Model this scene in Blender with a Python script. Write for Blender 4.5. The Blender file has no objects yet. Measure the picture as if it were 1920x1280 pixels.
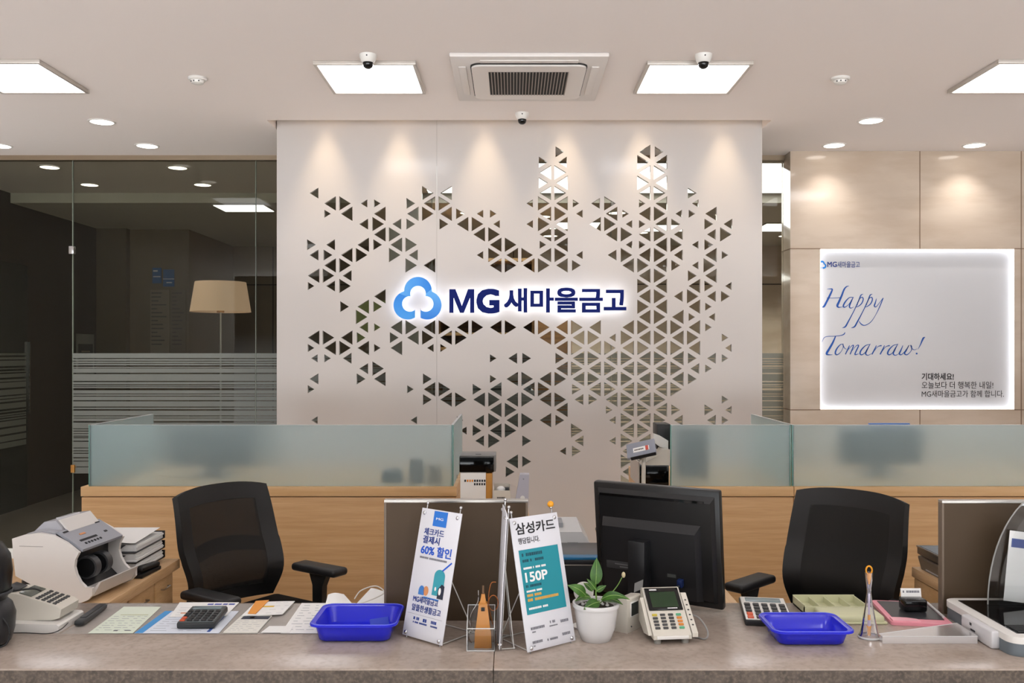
import bpy, bmesh, math, random
from mathutils import Vector, Matrix
random.seed(4)
PI = math.pi
sc = bpy.context.scene
COL = sc.collection
R = math.radians

# ------------------------------------------------------------------ colour
def lin(c):
    c = c / 255.0
    return c / 12.92 if c <= 0.04045 else ((c + 0.055) / 1.055) ** 2.4
def rgb(r, g, b): return (lin(r), lin(g), lin(b), 1.0)

# ------------------------------------------------------------------ camera, world, exposure
F, VX, VY, EYE = 1690.0, 962.0, 660.0, 1.5
cam_d = bpy.data.cameras.new('camera')
cam = bpy.data.objects.new('camera', cam_d); COL.objects.link(cam)
cam.location = (0, 0, EYE); cam.rotation_euler = (PI / 2, 0, 0)
cam_d.sensor_width = 36.0; cam_d.sensor_fit = 'HORIZONTAL'
cam_d.lens = F / 1920 * 36
cam_d.shift_x = -(VX - 960) / 1920; cam_d.shift_y = (VY - 640) / 1920
cam_d.clip_start = 0.05
sc.camera = cam
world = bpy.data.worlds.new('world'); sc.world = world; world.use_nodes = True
_n, _l = world.node_tree.nodes, world.node_tree.links       # unseen light added through the open end, raised below the horizon for the ceiling
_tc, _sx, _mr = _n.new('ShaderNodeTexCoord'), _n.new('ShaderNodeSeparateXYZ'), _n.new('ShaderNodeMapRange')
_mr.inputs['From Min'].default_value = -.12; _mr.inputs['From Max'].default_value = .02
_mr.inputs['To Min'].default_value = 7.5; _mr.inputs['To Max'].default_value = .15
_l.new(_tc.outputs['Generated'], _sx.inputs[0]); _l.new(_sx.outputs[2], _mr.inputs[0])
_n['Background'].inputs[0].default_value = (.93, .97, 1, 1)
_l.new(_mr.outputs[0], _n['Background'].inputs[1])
sc.view_settings.view_transform = 'Standard'
sc.view_settings.look = 'None'
sc.view_settings.gamma = 1.0
sc.view_settings.use_curve_mapping = False
sc.view_settings.exposure = 0.13
P_FRONT, P_SPOT_WARM, P_SPOT, P_CORR = 6.7, 58.0, 10.0, 4.5   # panel emission, lamp watts, corridor panel emission
CEIL = 3.0
sc.cycles.transparent_max_bounces = 24

def W(px, py, Y):                       # a photo pixel taken to the depth Y (metres from the viewpoint)
    s = F / Y
    return Vector(((px - VX) / s, Y, EYE - (py - VY) / s))
def onz(px, py, z):                     # a photo pixel taken to the level z
    Y = F * (EYE - z) / (py - VY)
    return Vector(((px - VX) * Y / F, Y, z))

# ------------------------------------------------------------------ materials
MATS = {}
def M(name, c=(200, 200, 200), rough=.5, metal=0, trans=0, ior=1.45, emit=0, ecol=None, alpha=1, spec=.5, coat=0):
    if name in MATS: return MATS[name]
    m = bpy.data.materials.new(name); m.use_nodes = True
    b = m.node_tree.nodes['Principled BSDF']
    b.inputs['Base Color'].default_value = rgb(*c)
    b.inputs['Roughness'].default_value = rough
    b.inputs['Metallic'].default_value = metal
    b.inputs['Transmission Weight'].default_value = trans
    b.inputs['IOR'].default_value = ior
    b.inputs['Alpha'].default_value = alpha
    b.inputs['Specular IOR Level'].default_value = spec
    b.inputs['Coat Weight'].default_value = coat
    if emit:
        b.inputs['Emission Color'].default_value = rgb(*(ecol or c))
        b.inputs['Emission Strength'].default_value = emit
    MATS[name] = m
    return m

def noise_mat(name, c0, c1, scale, stretch=(1, 1, 1), rough=.4, detail=6, bump=0.0, lo=.35, hi=.65, coat=0, spec=.5, extra=None, distort=0.0):
    m = M(name, c0, rough, coat=coat, spec=spec)
    nt = m.node_tree; N = nt.nodes; L = nt.links
    b = N['Principled BSDF']
    tc = N.new('ShaderNodeTexCoord'); mp = N.new('ShaderNodeMapping'); mp.inputs['Scale'].default_value = stretch
    nz = N.new('ShaderNodeTexNoise'); nz.inputs['Scale'].default_value = scale; nz.inputs['Detail'].default_value = detail
    nz.inputs['Distortion'].default_value = distort
    rp = N.new('ShaderNodeValToRGB')
    rp.color_ramp.elements[0].position = lo; rp.color_ramp.elements[0].color = rgb(*c0)
    rp.color_ramp.elements[1].position = hi; rp.color_ramp.elements[1].color = rgb(*c1)
    L.new(tc.outputs['Object'], mp.inputs['Vector']); L.new(mp.outputs[0], nz.inputs['Vector']); L.new(nz.outputs['Fac'], rp.inputs[0])
    out = rp.outputs[0]
    if extra:                                   # a second, finer grain on top: (scale, stretch, colour, strength)
        n2 = N.new('ShaderNodeTexNoise'); n2.inputs['Scale'].default_value = extra[0]; n2.inputs['Detail'].default_value = 4
        mp2 = N.new('ShaderNodeMapping'); mp2.inputs['Scale'].default_value = extra[1]
        L.new(tc.outputs['Object'], mp2.inputs['Vector']); L.new(mp2.outputs[0], n2.inputs['Vector'])
        r2 = N.new('ShaderNodeValToRGB'); r2.color_ramp.elements[0].position = .45; r2.color_ramp.elements[1].position = .72
        r2.color_ramp.elements[0].color = (0, 0, 0, 1); r2.color_ramp.elements[1].color = (extra[3],) * 3 + (1,)
        L.new(n2.outputs['Fac'], r2.inputs[0])
        mx = N.new('ShaderNodeMixRGB'); mx.inputs[2].default_value = rgb(*extra[2])
        L.new(r2.outputs[0], mx.inputs[0]); L.new(out, mx.inputs[1]); out = mx.outputs[0]
    L.new(out, b.inputs['Base Color'])
    if bump:
        bp = N.new('ShaderNodeBump'); bp.inputs['Strength'].default_value = bump; bp.inputs['Distance'].default_value = .002
        L.new(nz.outputs['Fac'], bp.inputs['Height']); L.new(bp.outputs[0], b.inputs['Normal'])
    return m

def pane_mat(name, tint, refl=.06, rough=0.0, diffuse=0.0, dcol=(220, 225, 222)):   # clear sheet: passes light straight, mirrors by Fresnel
    if name in MATS: return MATS[name]
    m = bpy.data.materials.new(name); m.use_nodes = True
    nt = m.node_tree; N = nt.nodes; L = nt.links
    N.remove(N['Principled BSDF'])
    tr = N.new('ShaderNodeBsdfTransparent'); tr.inputs[0].default_value = (*tint, 1)
    gl = N.new('ShaderNodeBsdfGlossy'); gl.inputs['Roughness'].default_value = rough
    fr = N.new('ShaderNodeFresnel'); fr.inputs[0].default_value = 1.45
    mx = N.new('ShaderNodeMixShader')
    base = tr.outputs[0]
    if diffuse:
        df = N.new('ShaderNodeBsdfDiffuse'); df.inputs[0].default_value = rgb(*dcol)
        m0 = N.new('ShaderNodeMixShader'); m0.inputs[0].default_value = diffuse
        L.new(tr.outputs[0], m0.inputs[1]); L.new(df.outputs[0], m0.inputs[2]); base = m0.outputs[0]
    ml = N.new('ShaderNodeMath'); ml.operation = 'MULTIPLY'; ml.inputs[1].default_value = refl / .04
    L.new(fr.outputs[0], ml.inputs[0]); L.new(ml.outputs[0], mx.inputs[0])
    L.new(base, mx.inputs[1]); L.new(gl.outputs[0], mx.inputs[2])
    L.new(mx.outputs[0], N['Material Output'].inputs['Surface'])
    MATS[name] = m
    return m

def mesh_mat(name, c, open_, rough=.7):                     # woven net, part of the light passes the holes
    m = M(name, c, rough)
    nt = m.node_tree; N = nt.nodes; L = nt.links
    tr = N.new('ShaderNodeBsdfTransparent'); mx = N.new('ShaderNodeMixShader')
    tc = N.new('ShaderNodeTexCoord'); mp = N.new('ShaderNodeMapping'); mp.inputs['Scale'].default_value = (260, 260, 420)
    ck = N.new('ShaderNodeTexNoise'); ck.inputs['Scale'].default_value = 1.0; ck.inputs['Detail'].default_value = 2
    ma = N.new('ShaderNodeMath'); ma.operation = 'MULTIPLY'; ma.inputs[1].default_value = open_ * 2
    L.new(tc.outputs['Object'], mp.inputs[0]); L.new(mp.outputs[0], ck.inputs['Vector']); L.new(ck.outputs['Fac'], ma.inputs[0])
    L.new(ma.outputs[0], mx.inputs[0]); L.new(N['Principled BSDF'].outputs[0], mx.inputs[1]); L.new(tr.outputs[0], mx.inputs[2])
    L.new(mx.outputs[0], N['Material Output'].inputs['Surface'])
    return m

white_paint = M('white_ceiling_paint', (238, 230, 226), .8, spec=.2)
wall_paint = M('white_wall_paint', (230, 223, 216), .7, spec=.3)
screen_white = M('white_lacquer', (197, 192, 189), .16, spec=.4)
oak = noise_mat('oak_veneer', (200, 158, 108), (214, 174, 126), 3.0, (.6, 3, 16), .45, 5, extra=(9, (1, 5, 60), (176, 132, 84), .45))
oak_top = noise_mat('oak_top', (202, 164, 120), (216, 180, 138), 3.0, (3, .8, 16), .4, 5, extra=(9, (40, 1.5, 40), (150, 106, 62), .4))
oak_cap = noise_mat('oak_edging', (208, 166, 116), (220, 182, 134), 3.0, (.6, 8, 16), .4, 5)
oak_dark = noise_mat('dark_oak', (96, 66, 36), (128, 92, 54), 3.0, (.8, 6, 14), .5, 5)
stone_top = noise_mat('polished_taupe_stone', (156, 142, 131), (174, 159, 148), 5.0, (1, 1.6, 1), .22, 8, extra=(70, (1, 1, 1), (138, 124, 114), .5), lo=.3, hi=.7)
stone_front = noise_mat('shaded_stone_front', (70, 62, 56), (94, 84, 76), 30.0, (1, 1, 1), .6, 8, extra=(120, (1, 1, 1), (116, 102, 88), .8))  # speckled front stone, colour lowered to hold the shade of a top-lit edge
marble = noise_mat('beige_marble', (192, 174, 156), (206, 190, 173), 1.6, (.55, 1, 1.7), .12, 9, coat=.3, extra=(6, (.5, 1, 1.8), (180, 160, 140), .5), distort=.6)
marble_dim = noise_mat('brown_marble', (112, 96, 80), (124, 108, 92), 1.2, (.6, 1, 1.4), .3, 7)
dark_wall = noise_mat('dark_brown_panel', (44, 37, 28), (50, 42, 32), 1.0, (1, 1, .3), .45, 3)
floor_m = noise_mat('pale_floor_tile', (230, 227, 224), (236, 233, 230), 3, (1, 1, 1), .35, 5)
black_pl = M('black_plastic', (20, 20, 21), .38)
black_gloss = M('black_gloss', (8, 8, 9), .08)
black_matte = M('black_fabric', (14, 14, 15), .85, spec=.2)
dark_grey = M('dark_grey_plastic', (52, 53, 56), .4)
mid_grey = M('grey_plastic', (132, 134, 138), .45)
steel_grey = M('blue_grey_plastic', (104, 112, 118), .45)
light_grey = M('light_grey_plastic', (176, 177, 182), .4)
white_pl = M('white_plastic', (224, 221, 216), .35)
beige_pl = M('beige_plastic', (204, 198, 186), .4)
paper = M('white_paper', (232, 231, 229), .7)
paper_b = M('bluish_paper', (214, 220, 230), .7)
paper_g = M('pale_green_paper', (214, 222, 206), .7)
chrome = M('chrome', (200, 200, 202), .2, 1)
alu = M('aluminium', (190, 186, 180), .35, 1)
board_m = M('brown_laminate', (76, 62, 47), .5, spec=.25)
blue_tray = M('blue_translucent_plastic', (34, 40, 205), .16, spec=.6)
navy = M('navy_blue', (2, 24, 104), .5, spec=.15)
ink_blue = M('blue_ink', (34, 82, 170), .6)
ink_navy = M('dark_blue_ink', (24, 54, 130), .6)
ink_black = M('black_ink', (26, 26, 30), .6)
ink_grey = M('grey_ink', (120, 120, 128), .6)
teal = M('teal_print', (22, 132, 146), .5)
amber = M('amber_acrylic', (206, 140, 62), .2, trans=.25)
amber_bright = M('amber_bright', (232, 158, 30), .2, trans=.15)
pink = M('pink_plastic', (226, 146, 160), .4)
pale_green = M('pale_green_plastic', (196, 196, 160), .4)
leaf_m = noise_mat('green_leaf', (36, 74, 20), (66, 108, 36), 30, (1, 1, 1), .35, 3)
soil_m = noise_mat('dark_soil', (30, 26, 20), (52, 44, 34), 80, (1, 1, 1), .95, 3)
ceramic = M('white_ceramic', (208, 206, 205), .14)
clear = pane_mat('clear_acrylic', (.98, .985, .985), .04, 0)
clear_edge = M('acrylic_edge', (206, 208, 208), .25)
wall_glass = pane_mat('tinted_wall_glass', (.74, .745, .70), .016, 0)
film_m = pane_mat('frosted_film', (.42, .44, .42), .03, .25, .48, (150, 154, 148))
frost = M('frosted_glass', (218, 234, 236), .5, trans=.8, ior=1.15, spec=.2)
glass_edge = M('green_glass_edge', (96, 150, 138), .2)
lamp_on = M('lit_diffuser', (255, 250, 244), .5, emit=P_FRONT, ecol=(250, 250, 255))
lamp_round = M('lit_lens', (255, 250, 244), .5, emit=6, ecol=(255, 246, 236))
lamp_warm = M('lit_warm_lens', (255, 226, 180), .5, emit=16, ecol=(255, 206, 146))
lamp_corr = M('lit_corridor_panel', (255, 255, 255), .5, emit=P_CORR, ecol=(250, 252, 255))
led = M('led_strip', (255, 255, 255), .5, emit=2.6, ecol=(248, 250, 255))
halo = M('halo_led', (255, 255, 255), .5, emit=4.2, ecol=(240, 246, 255))

# ------------------------------------------------------------------ mesh builder
class MB:
    def __init__(s): s.bm = bmesh.new(); s.M = Matrix.Identity(4)
    def at(s, m): s.M = m; return s
    def _v(s, p): return s.bm.verts.new(s.M @ Vector(p))
    def poly(s, pts):
        try: return s.bm.faces.new([s._v(p) for p in pts])
        except ValueError: return None
    def box(s, c, d, bev=0, seg=2, rot=None):
        t = bmesh.new(); bmesh.ops.create_cube(t, size=1)
        bmesh.ops.scale(t, vec=d, verts=t.verts)
        if bev: bmesh.ops.bevel(t, geom=list(t.edges), offset=min(bev, min(d) * .49), segments=seg, profile=.5, affect='EDGES', clamp_overlap=True)
        m = Matrix.Translation(c)
        if rot is not None: m = m @ rot
        s._merge(t, s.M @ m); return s
    def b2(s, a, b, bev=0, seg=2):             # box by two corners
        c = [(a[i] + b[i]) / 2 for i in range(3)]; d = [abs(b[i] - a[i]) for i in range(3)]
        return s.box(c, d, bev, seg)
    def _merge(s, t, m):
        mp = {}
        for v in t.verts: mp[v] = s.bm.verts.new(m @ v.co)
        for f in t.faces:
            try: s.bm.faces.new([mp[v] for v in f.verts])
            except ValueError: pass
        t.free()
    def cyl(s, p0, p1, r0, r1=None, n=20, cap=True):
        p0, p1 = Vector(p0), Vector(p1); r1 = r0 if r1 is None else r1
        q = (p1 - p0).to_track_quat('Z', 'Y')
        a = [s._v(p0 + q @ Vector((r0 * math.cos(2 * PI * i / n), r0 * math.sin(2 * PI * i / n), 0))) for i in range(n)]
        b = [s._v(p1 + q @ Vector((r1 * math.cos(2 * PI * i / n), r1 * math.sin(2 * PI * i / n), 0))) for i in range(n)]
        for i in range(n): s.bm.faces.new((a[i], a[(i + 1) % n], b[(i + 1) % n], b[i]))
        if cap: s.bm.faces.new(a[::-1]); s.bm.faces.new(b)
        return s
    def lathe(s, prof, c=(0, 0, 0), n=32, cap=True):
        rings = []
        for r, z in prof:
            rings.append([s._v((c[0] + max(r, 1e-5) * math.cos(2 * PI * i / n), c[1] + max(r, 1e-5) * math.sin(2 * PI * i / n), c[2] + z)) for i in range(n)])
        for a, b in zip(rings, rings[1:]):
            for i in range(n): s.bm.faces.new((a[i], a[(i + 1) % n], b[(i + 1) % n], b[i]))
        if cap: s.bm.faces.new(rings[0][::-1]); s.bm.faces.new(rings[-1])
        return s
    def prism(s, pts, d0, d1, ax='y'):         # outline pts extruded along ax: 'y' outline is (x,z), 'x' outline is (y,z), 'z' outline is (x,y)
        f = {'y': lambda p, d: (p[0], d, p[1]), 'x': lambda p, d: (d, p[0], p[1]), 'z': lambda p, d: (p[0], p[1], d)}[ax]
        a = [s._v(f(p, d0)) for p in pts]; b = [s._v(f(p, d1)) for p in pts]; n = len(pts)
        s.bm.faces.new(a); s.bm.faces.new(b[::-1])
        for i in range(n): s.bm.faces.new((a[(i + 1) % n], a[i], b[i], b[(i + 1) % n]))
        return s
    def tube(s, pts, r, n=8, closed=False):
        pts = [Vector(p) for p in pts]; rings = []; k = len(pts)
        for i, p in enumerate(pts):
            a = pts[(i - 1) % k] if (closed or i > 0) else p; b = pts[(i + 1) % k] if (closed or i < k - 1) else p
            q = (b - a).normalized().to_track_quat('Z', 'Y')
            rr = r[i] if isinstance(r, (list, tuple)) else r
            rings.append([s._v(p + q @ Vector((rr * math.cos(2 * PI * j / n), rr * math.sin(2 * PI * j / n), 0))) for j in range(n)])
        pr = list(zip(rings, rings[1:])) + ([(rings[-1], rings[0])] if closed else [])
        for a, b in pr:
            off = 0
            for j in range(n): s.bm.faces.new((a[j], a[(j + 1) % n], b[(j + 1 + off) % n], b[(j + off) % n]))
        if not closed: s.bm.faces.new(rings[0][::-1]); s.bm.faces.new(rings[-1])
        return s
    def ball(s, c, r, sc_=(1, 1, 1), n=16):
        t = bmesh.new(); bmesh.ops.create_uvsphere(t, u_segments=n, v_segments=max(8, n // 2), radius=r)
        bmesh.ops.scale(t, vec=sc_, verts=t.verts); s._merge(t, s.M @ Matrix.Translation(c)); return s
    def grid(s, fn, nu, nv, thick=0):          # sheet from fn(u,v); thick gives it a second side
        P = [[Vector(fn(i / nu, j / nv)) for j in range(nv + 1)] for i in range(nu + 1)]
        A = [[s._v(p) for p in row] for row in P]
        for i in range(nu):
            for j in range(nv): s.bm.faces.new((A[i][j], A[i + 1][j], A[i + 1][j + 1], A[i][j + 1]))
        if thick:
            B = []
            for i in range(nu + 1):
                row = []
                for j in range(nv + 1):
                    du = P[min(i + 1, nu)][j] - P[max(i - 1, 0)][j]; dv = P[i][min(j + 1, nv)] - P[i][max(j - 1, 0)]
                    nn = du.cross(dv)
                    nn = nn.normalized() if nn.length > 1e-12 else Vector((0, 0, 1))
                    row.append(s._v(P[i][j] - nn * thick))
                B.append(row)
            for i in range(nu):
                for j in range(nv): s.bm.faces.new((B[i][j + 1], B[i + 1][j + 1], B[i + 1][j], B[i][j]))
            for i in range(nu):
                s.bm.faces.new((A[i + 1][0], A[i][0], B[i][0], B[i + 1][0])); s.bm.faces.new((A[i][nv], A[i + 1][nv], B[i + 1][nv], B[i][nv]))
            for j in range(nv):
                s.bm.faces.new((A[0][j], A[0][j + 1], B[0][j + 1], B[0][j])); s.bm.faces.new((A[nu][j + 1], A[nu][j], B[nu][j], B[nu][j + 1]))
        return s
    def build(s, name, mat, parent=None, smooth=35, fix=True, kind=None):
        if fix: bmesh.ops.recalc_face_normals(s.bm, faces=s.bm.faces)
        me = bpy.data.meshes.new(name); s.bm.to_mesh(me); s.bm.free()
        return link(name, me, mat, parent, smooth, kind)

def link(name, me, mat, parent=None, smooth=35, kind=None):
    o = bpy.data.objects.new(name, me); COL.objects.link(o)
    if mat: me.materials.append(mat)
    if smooth:
        me.polygons.foreach_set('use_smooth', [True] * len(me.polygons))
        me.set_sharp_from_angle(angle=R(smooth))
    if parent is not None: o.parent = parent
    if kind: o['kind'] = kind
    return o
def thing(name, label, cat, loc=(0, 0, 0), rz=0, group=None):
    o = bpy.data.objects.new(name, None); COL.objects.link(o); o.empty_display_size = .05
    o.location = loc; o.rotation_euler = (0, 0, rz)
    o['label'] = label; o['category'] = cat
    if group: o['group'] = group
    return o
def tag(o, label, cat, group=None):
    o['label'] = label; o['category'] = cat
    if group: o['group'] = group
    return o
def dup(t, loc, rz=None, label=None):
    c = t.copy(); COL.objects.link(c); c.location = loc
    if rz is not None: c.rotation_euler = (0, 0, rz)
    if label: c['label'] = label
    for ch in list(t.children):
        k = ch.copy(); COL.objects.link(k); k.parent = c
        for g in list(ch.children):
            q = g.copy(); COL.objects.link(q); q.parent = k
    return c
FACE = Matrix.Rotation(PI / 2, 4, 'X')          # lettering laid in XY stood up to face -Y

def text(body, mat, parent, m, w=None, h=None, bold=0.0, ext=.0004, name='lettering', spacing=1.0, shear=0.0, back=None):
    c = bpy.data.curves.new(name, 'FONT'); c.body = body; c.resolution_u = 3; c.space_character = spacing; c.shear = shear
    o = bpy.data.objects.new(name, c); COL.objects.link(o)
    dg = bpy.context.evaluated_depsgraph_get(); dg.update()
    me = bpy.data.meshes.new_from_object(o.evaluated_get(dg), depsgraph=dg)
    bpy.data.objects.remove(o); bpy.data.curves.remove(c)
    xs = [v.co.x for v in me.vertices]; ys = [v.co.y for v in me.vertices]
    x0, x1, y0, y1 = min(xs), max(xs), min(ys), max(ys)
    sx = (w / (x1 - x0)) if w else None; sy = (h / (y1 - y0)) if h else None
    sx = sx or sy; sy = sy or sx
    bm = bmesh.new(); bm.from_mesh(me)
    for v in bm.verts: v.co = Vector(((v.co.x - x0) * sx, (v.co.y - y0) * sy, 0))
    if bold:
        b0 = bold * .55; base = list(bm.faces)
        k0 = b0 * sx; k1 = b0 * sy
        for v in bm.verts: v.co.x = v.co.x * (w - k0) / w if w else v.co.x; v.co.y = v.co.y * (h - k1) / h if h else v.co.y
        n_ = 0
        for ix in (0, .5, 1):
            for iy in (0, .5, 1):
                if ix == iy == 0: continue
                n_ += 1; g = bmesh.ops.duplicate(bm, geom=base)
                bmesh.ops.translate(bm, vec=(ix * k0, iy * k1, -n_ * (.00003 if ext < .01 else .0002)), verts=[e for e in g['geom'] if isinstance(e, bmesh.types.BMVert)])
    if ext:
        g = bmesh.ops.extrude_face_region(bm, geom=list(bm.faces))
        bmesh.ops.translate(bm, vec=(0, 0, ext), verts=[e for e in g['geom'] if isinstance(e, bmesh.types.BMVert)])
        bmesh.ops.recalc_face_normals(bm, faces=bm.faces)
    bmesh.ops.transform(bm, matrix=m, verts=bm.verts)
    bm.to_mesh(me); bm.free(); me.materials.clear()
    return link(name, me, mat, parent, 0)

def catmull(pts, k=6):
    out = []
    n = len(pts)
    for i in range(n - 1):
        p0, p1, p2, p3 = pts[max(i - 1, 0)], pts[i], pts[i + 1], pts[min(i + 2, n - 1)]
        for j in range(k):
            t = j / k
            out.append(tuple(.5 * ((2 * b) + (-a + c) * t + (2 * a - 5 * b + 4 * c - d) * t * t + (-a + 3 * b - 3 * c + d) * t ** 3) for a, b, c, d in zip(p0, p1, p2, p3)))
    out.append(tuple(pts[-1])); return out

def marks(mb, x0, x1, y, h, rnd, fill=.93):       # a line of print too small to read: short dashes
    x = x0
    while x < x1:
        w = h * rnd.uniform(.45, .8)
        if rnd.random() < fill and x + w <= x1:
            mb.poly([(x, y, 0), (x + w, y, 0), (x + w, y + h, 0), (x, y + h, 0)])
        x += w + h * .14

def curved_sheet(pts, y0, y1, holes=()):         # flat outline in XZ with holes, extruded from y0 to y1
    c = bpy.data.curves.new('outline', 'CURVE'); c.dimensions = '2D'; c.fill_mode = 'BOTH'; c.extrude = abs(y1 - y0) / 2
    for loop in [pts] + list(holes):
        sp = c.splines.new('POLY'); sp.points.add(len(loop) - 1); sp.use_cyclic_u = True
        for q, p in zip(sp.points, loop): q.co = (p[0], p[1], 0, 1)
    o = bpy.data.objects.new('outline', c); COL.objects.link(o)
    dg = bpy.context.evaluated_depsgraph_get(); dg.update()
    me = bpy.data.meshes.new_from_object(o.evaluated_get(dg), depsgraph=dg)
    bpy.data.objects.remove(o); bpy.data.curves.remove(c)
    me.transform(Matrix.Translation((0, (y0 + y1) / 2, 0)) @ FACE); me.materials.clear()
    return me

# ================================================================== THE ROOM
Yg = 6.9          # glass wall
Yp = 6.05         # face of the perforated screen
SL0, SL1, SLX0, SLX1 = 5.83, 6.13, -1.593, 1.672
MB().b2((-6, -4, -.1), (6, Yg, 0)).build('floor', floor_m, kind='structure')
MB().b2((-6, Yg, -.1), (6, 12.2, 0)).build('floor_corridor', noise_mat('dark_floor_tile', (84, 76, 66), (94, 85, 75), 3, (1, 1, 1), .3, 5), kind='structure')
c = MB()
c.b2((-6, -4, CEIL), (6, SL0, CEIL + .08)); c.b2((-6, SL0, CEIL), (SLX0, SL1, CEIL + .08)); c.b2((SLX1, SL0, CEIL), (6, SL1, CEIL + .08))
c.b2((-6, SL1, CEIL), (6, 8.5, CEIL + .08))
c.build('ceiling', white_paint, kind='structure')
c = MB()                                         # the light slot above the screen
c.b2((SLX0 - .04, SL0 - .04, CEIL + .08), (SLX0, SL1 + .04, 3.36)); c.b2((SLX1, SL0 - .04, CEIL + .08), (SLX1 + .04, SL1 + .04, 3.36))
c.b2((SLX0, SL0 - .04, CEIL + .08), (SLX1, SL0, 3.36)); c.b2((SLX0, SL1, CEIL + .08), (SLX1, SL1 + .04, 3.36)); c.b2((SLX0 - .04, SL0 - .04, 3.36), (SLX1 + .04, SL1 + .04, 3.4))
c.build('trim_1', white_paint, kind='structure')
MB().b2((-4.74, 8.5, 2.907), (5, 12.2, 3.08)).build('ceiling_corridor', M('corridor_ceiling', (196, 190, 180), .8), kind='structure')
MB().b2((-6, -4, 0), (-5.5, Yg, CEIL)).build('wall_left', wall_paint, kind='structure')
MB().b2((5.5, -4, 0), (6, Yg, CEIL)).build('wall_right', wall_paint, kind='structure')
MB().b2((-5.5, Yg - .03, 2.965), (2.07, Yg + .03, CEIL)).build('trim_2', M('bronze_channel', (150, 132, 112), .4, .6), kind='structure')
# corridor behind the glass
MB().b2((-4.9, Yg + .03, 0), (-4.74, 12.2, CEIL)).build('wall_corridor_left', dark_wall, kind='structure')
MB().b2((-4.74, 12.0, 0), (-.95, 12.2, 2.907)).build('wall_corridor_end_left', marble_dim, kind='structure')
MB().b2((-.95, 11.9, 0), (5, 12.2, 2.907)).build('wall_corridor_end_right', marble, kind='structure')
MB().b2((4.2, Yg + .03, 0), (4.4, 12.2, CEIL)).build('wall_corridor_right', marble, kind='structure')
j = MB()
for z in (2.39,): j.b2((-3.7, 11.992, z), (-.95, 12.0, z + .012)); j.b2((-.95, 11.892, z), (4.2, 11.9, z + .012))
for x in (-3.2, -1.6, 0, 1.6, 3.2): j.b2((x, 11.894 if x > -.9 else 11.994, 0), (x + .01, 11.9 if x > -.9 else 12.0, 2.9))
j.build('trim_3', M('joint_dark', (52, 42, 34), .8), kind='structure')
MB().b2((-4.74, 10.25, 0), (-4.4, 12.0, 2.907)).build('wall_corridor_pier', noise_mat('brown_pier', (84, 73, 56), (92, 80, 63), 1, (1, 1, 1), .5, 3), kind='structure')
MB().b2((-4.4, 10.35, 0), (-3.72, 12.0, 2.907)).build('wall_corridor_bay', noise_mat('brown_bay', (104, 91, 73), (112, 98, 80), 1, (1, 1, 1), .5, 3), kind='structure')
MB().b2((-1.12, 8.15, 0), (-.86, 8.4, CEIL)).build('wall_corridor_column', M('pale_grey_column', (150, 145, 138), .6), kind='structure')
d = MB().b2((-4.735, 7.4, 0), (-4.725, 8.77, 2.34)).build('door_1', M('dark_glass_door', (44, 46, 40), .12), kind='structure')
MB().b2((-4.725, 8.765, .9), (-4.70, 8.785, 1.6)).build('door_handle', chrome, d)
fm = MB(); z = 1.49
rnd = random.Random(3)
while z > .62:
    h = rnd.choice((.012, .02, .035, .05)); fm.b2((-4.725, 7.45, z - h), (-4.722, 8.74, z)); z -= h + rnd.choice((.008, .012, .018))
fm.build('film', M('frosted_stripe', (104, 106, 98), .6), d)

# glass wall with its frosted stripes
def pane(n, x0, x1, film=True, zt=2.965):
    p = MB().b2((x0 + .002, Yg - .006, 0), (x1 - .002, Yg + .006, zt)).build('window_%d' % n, wall_glass, kind='structure', smooth=0)
    MB().b2((x0 - .002, Yg - .008, 0), (x0 + .002, Yg + .008, zt)).build('glass_joint', M('joint_green', (120, 128, 118), .3), p, smooth=0)
    if film:
        s = F / Yg
        g = [(480 + v / 3.048, t / 3.048) for v, t in ((585, 5), (600, 4), (613, 4), (628, 8), (640, 3), (670, 7), (716, 6), (735, 5), (745, 3), (760, 12), (787, 4), (800, 4), (826, 6), (862, 5), (878, 8), (912, 4), (925, 3), (945, 5))]
        g += [(780 + v / 5.565, t / 5.565) for v, t in ((60, 10), (130, 6), (155, 8), (180, 6), (205, 5), (217, 8), (228, 4), (260, 10), (330, 6), (360, 8), (385, 8), (432, 10), (467, 8), (527, 8))]
        g.sort(); top = 662; b = MB()
        for y, t in g:
            z1 = EYE - (top - VY) / s; z0 = EYE - (y - t / 2 - VY) / s
            if z1 - z0 > .001: b.poly([(x0 + .004, Yg - .008, z0), (x1 - .004, Yg - .008, z0), (x1 - .004, Yg - .008, z1), (x0 + .004, Yg - .008, z1)])
            top = y + t / 2
        b.poly([(x0 + .004, Yg - .008, EYE - 227 / s), (x1 - .004, Yg - .008, EYE - 227 / s), (x1 - .004, Yg - .008, EYE - (top - VY) / s), (x0 + .004, Yg - .008, EYE - (top - VY) / s)])
        b.build('frosted_film', film_m, p, smooth=0)
    return p
xg = lambda px: (px - VX) / (F / Yg)
p1 = pane(1, -4.72, xg(137), False)
MB().b2((xg(131), Yg - .02, 2.25), (xg(140), Yg + .02, 2.31), .003).build('glass_clip', chrome, p1)
MB().b2((xg(135), Yg - .025, .58), (xg(142), Yg + .02, .64), .003).build('hinge', M('brass', (190, 140, 80), .3, 1), p1)
pane(2, xg(137), xg(480)); pane(3, xg(480), -.62); pane(4, -.62, .75); pane(5, .75, 2.07)

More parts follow.
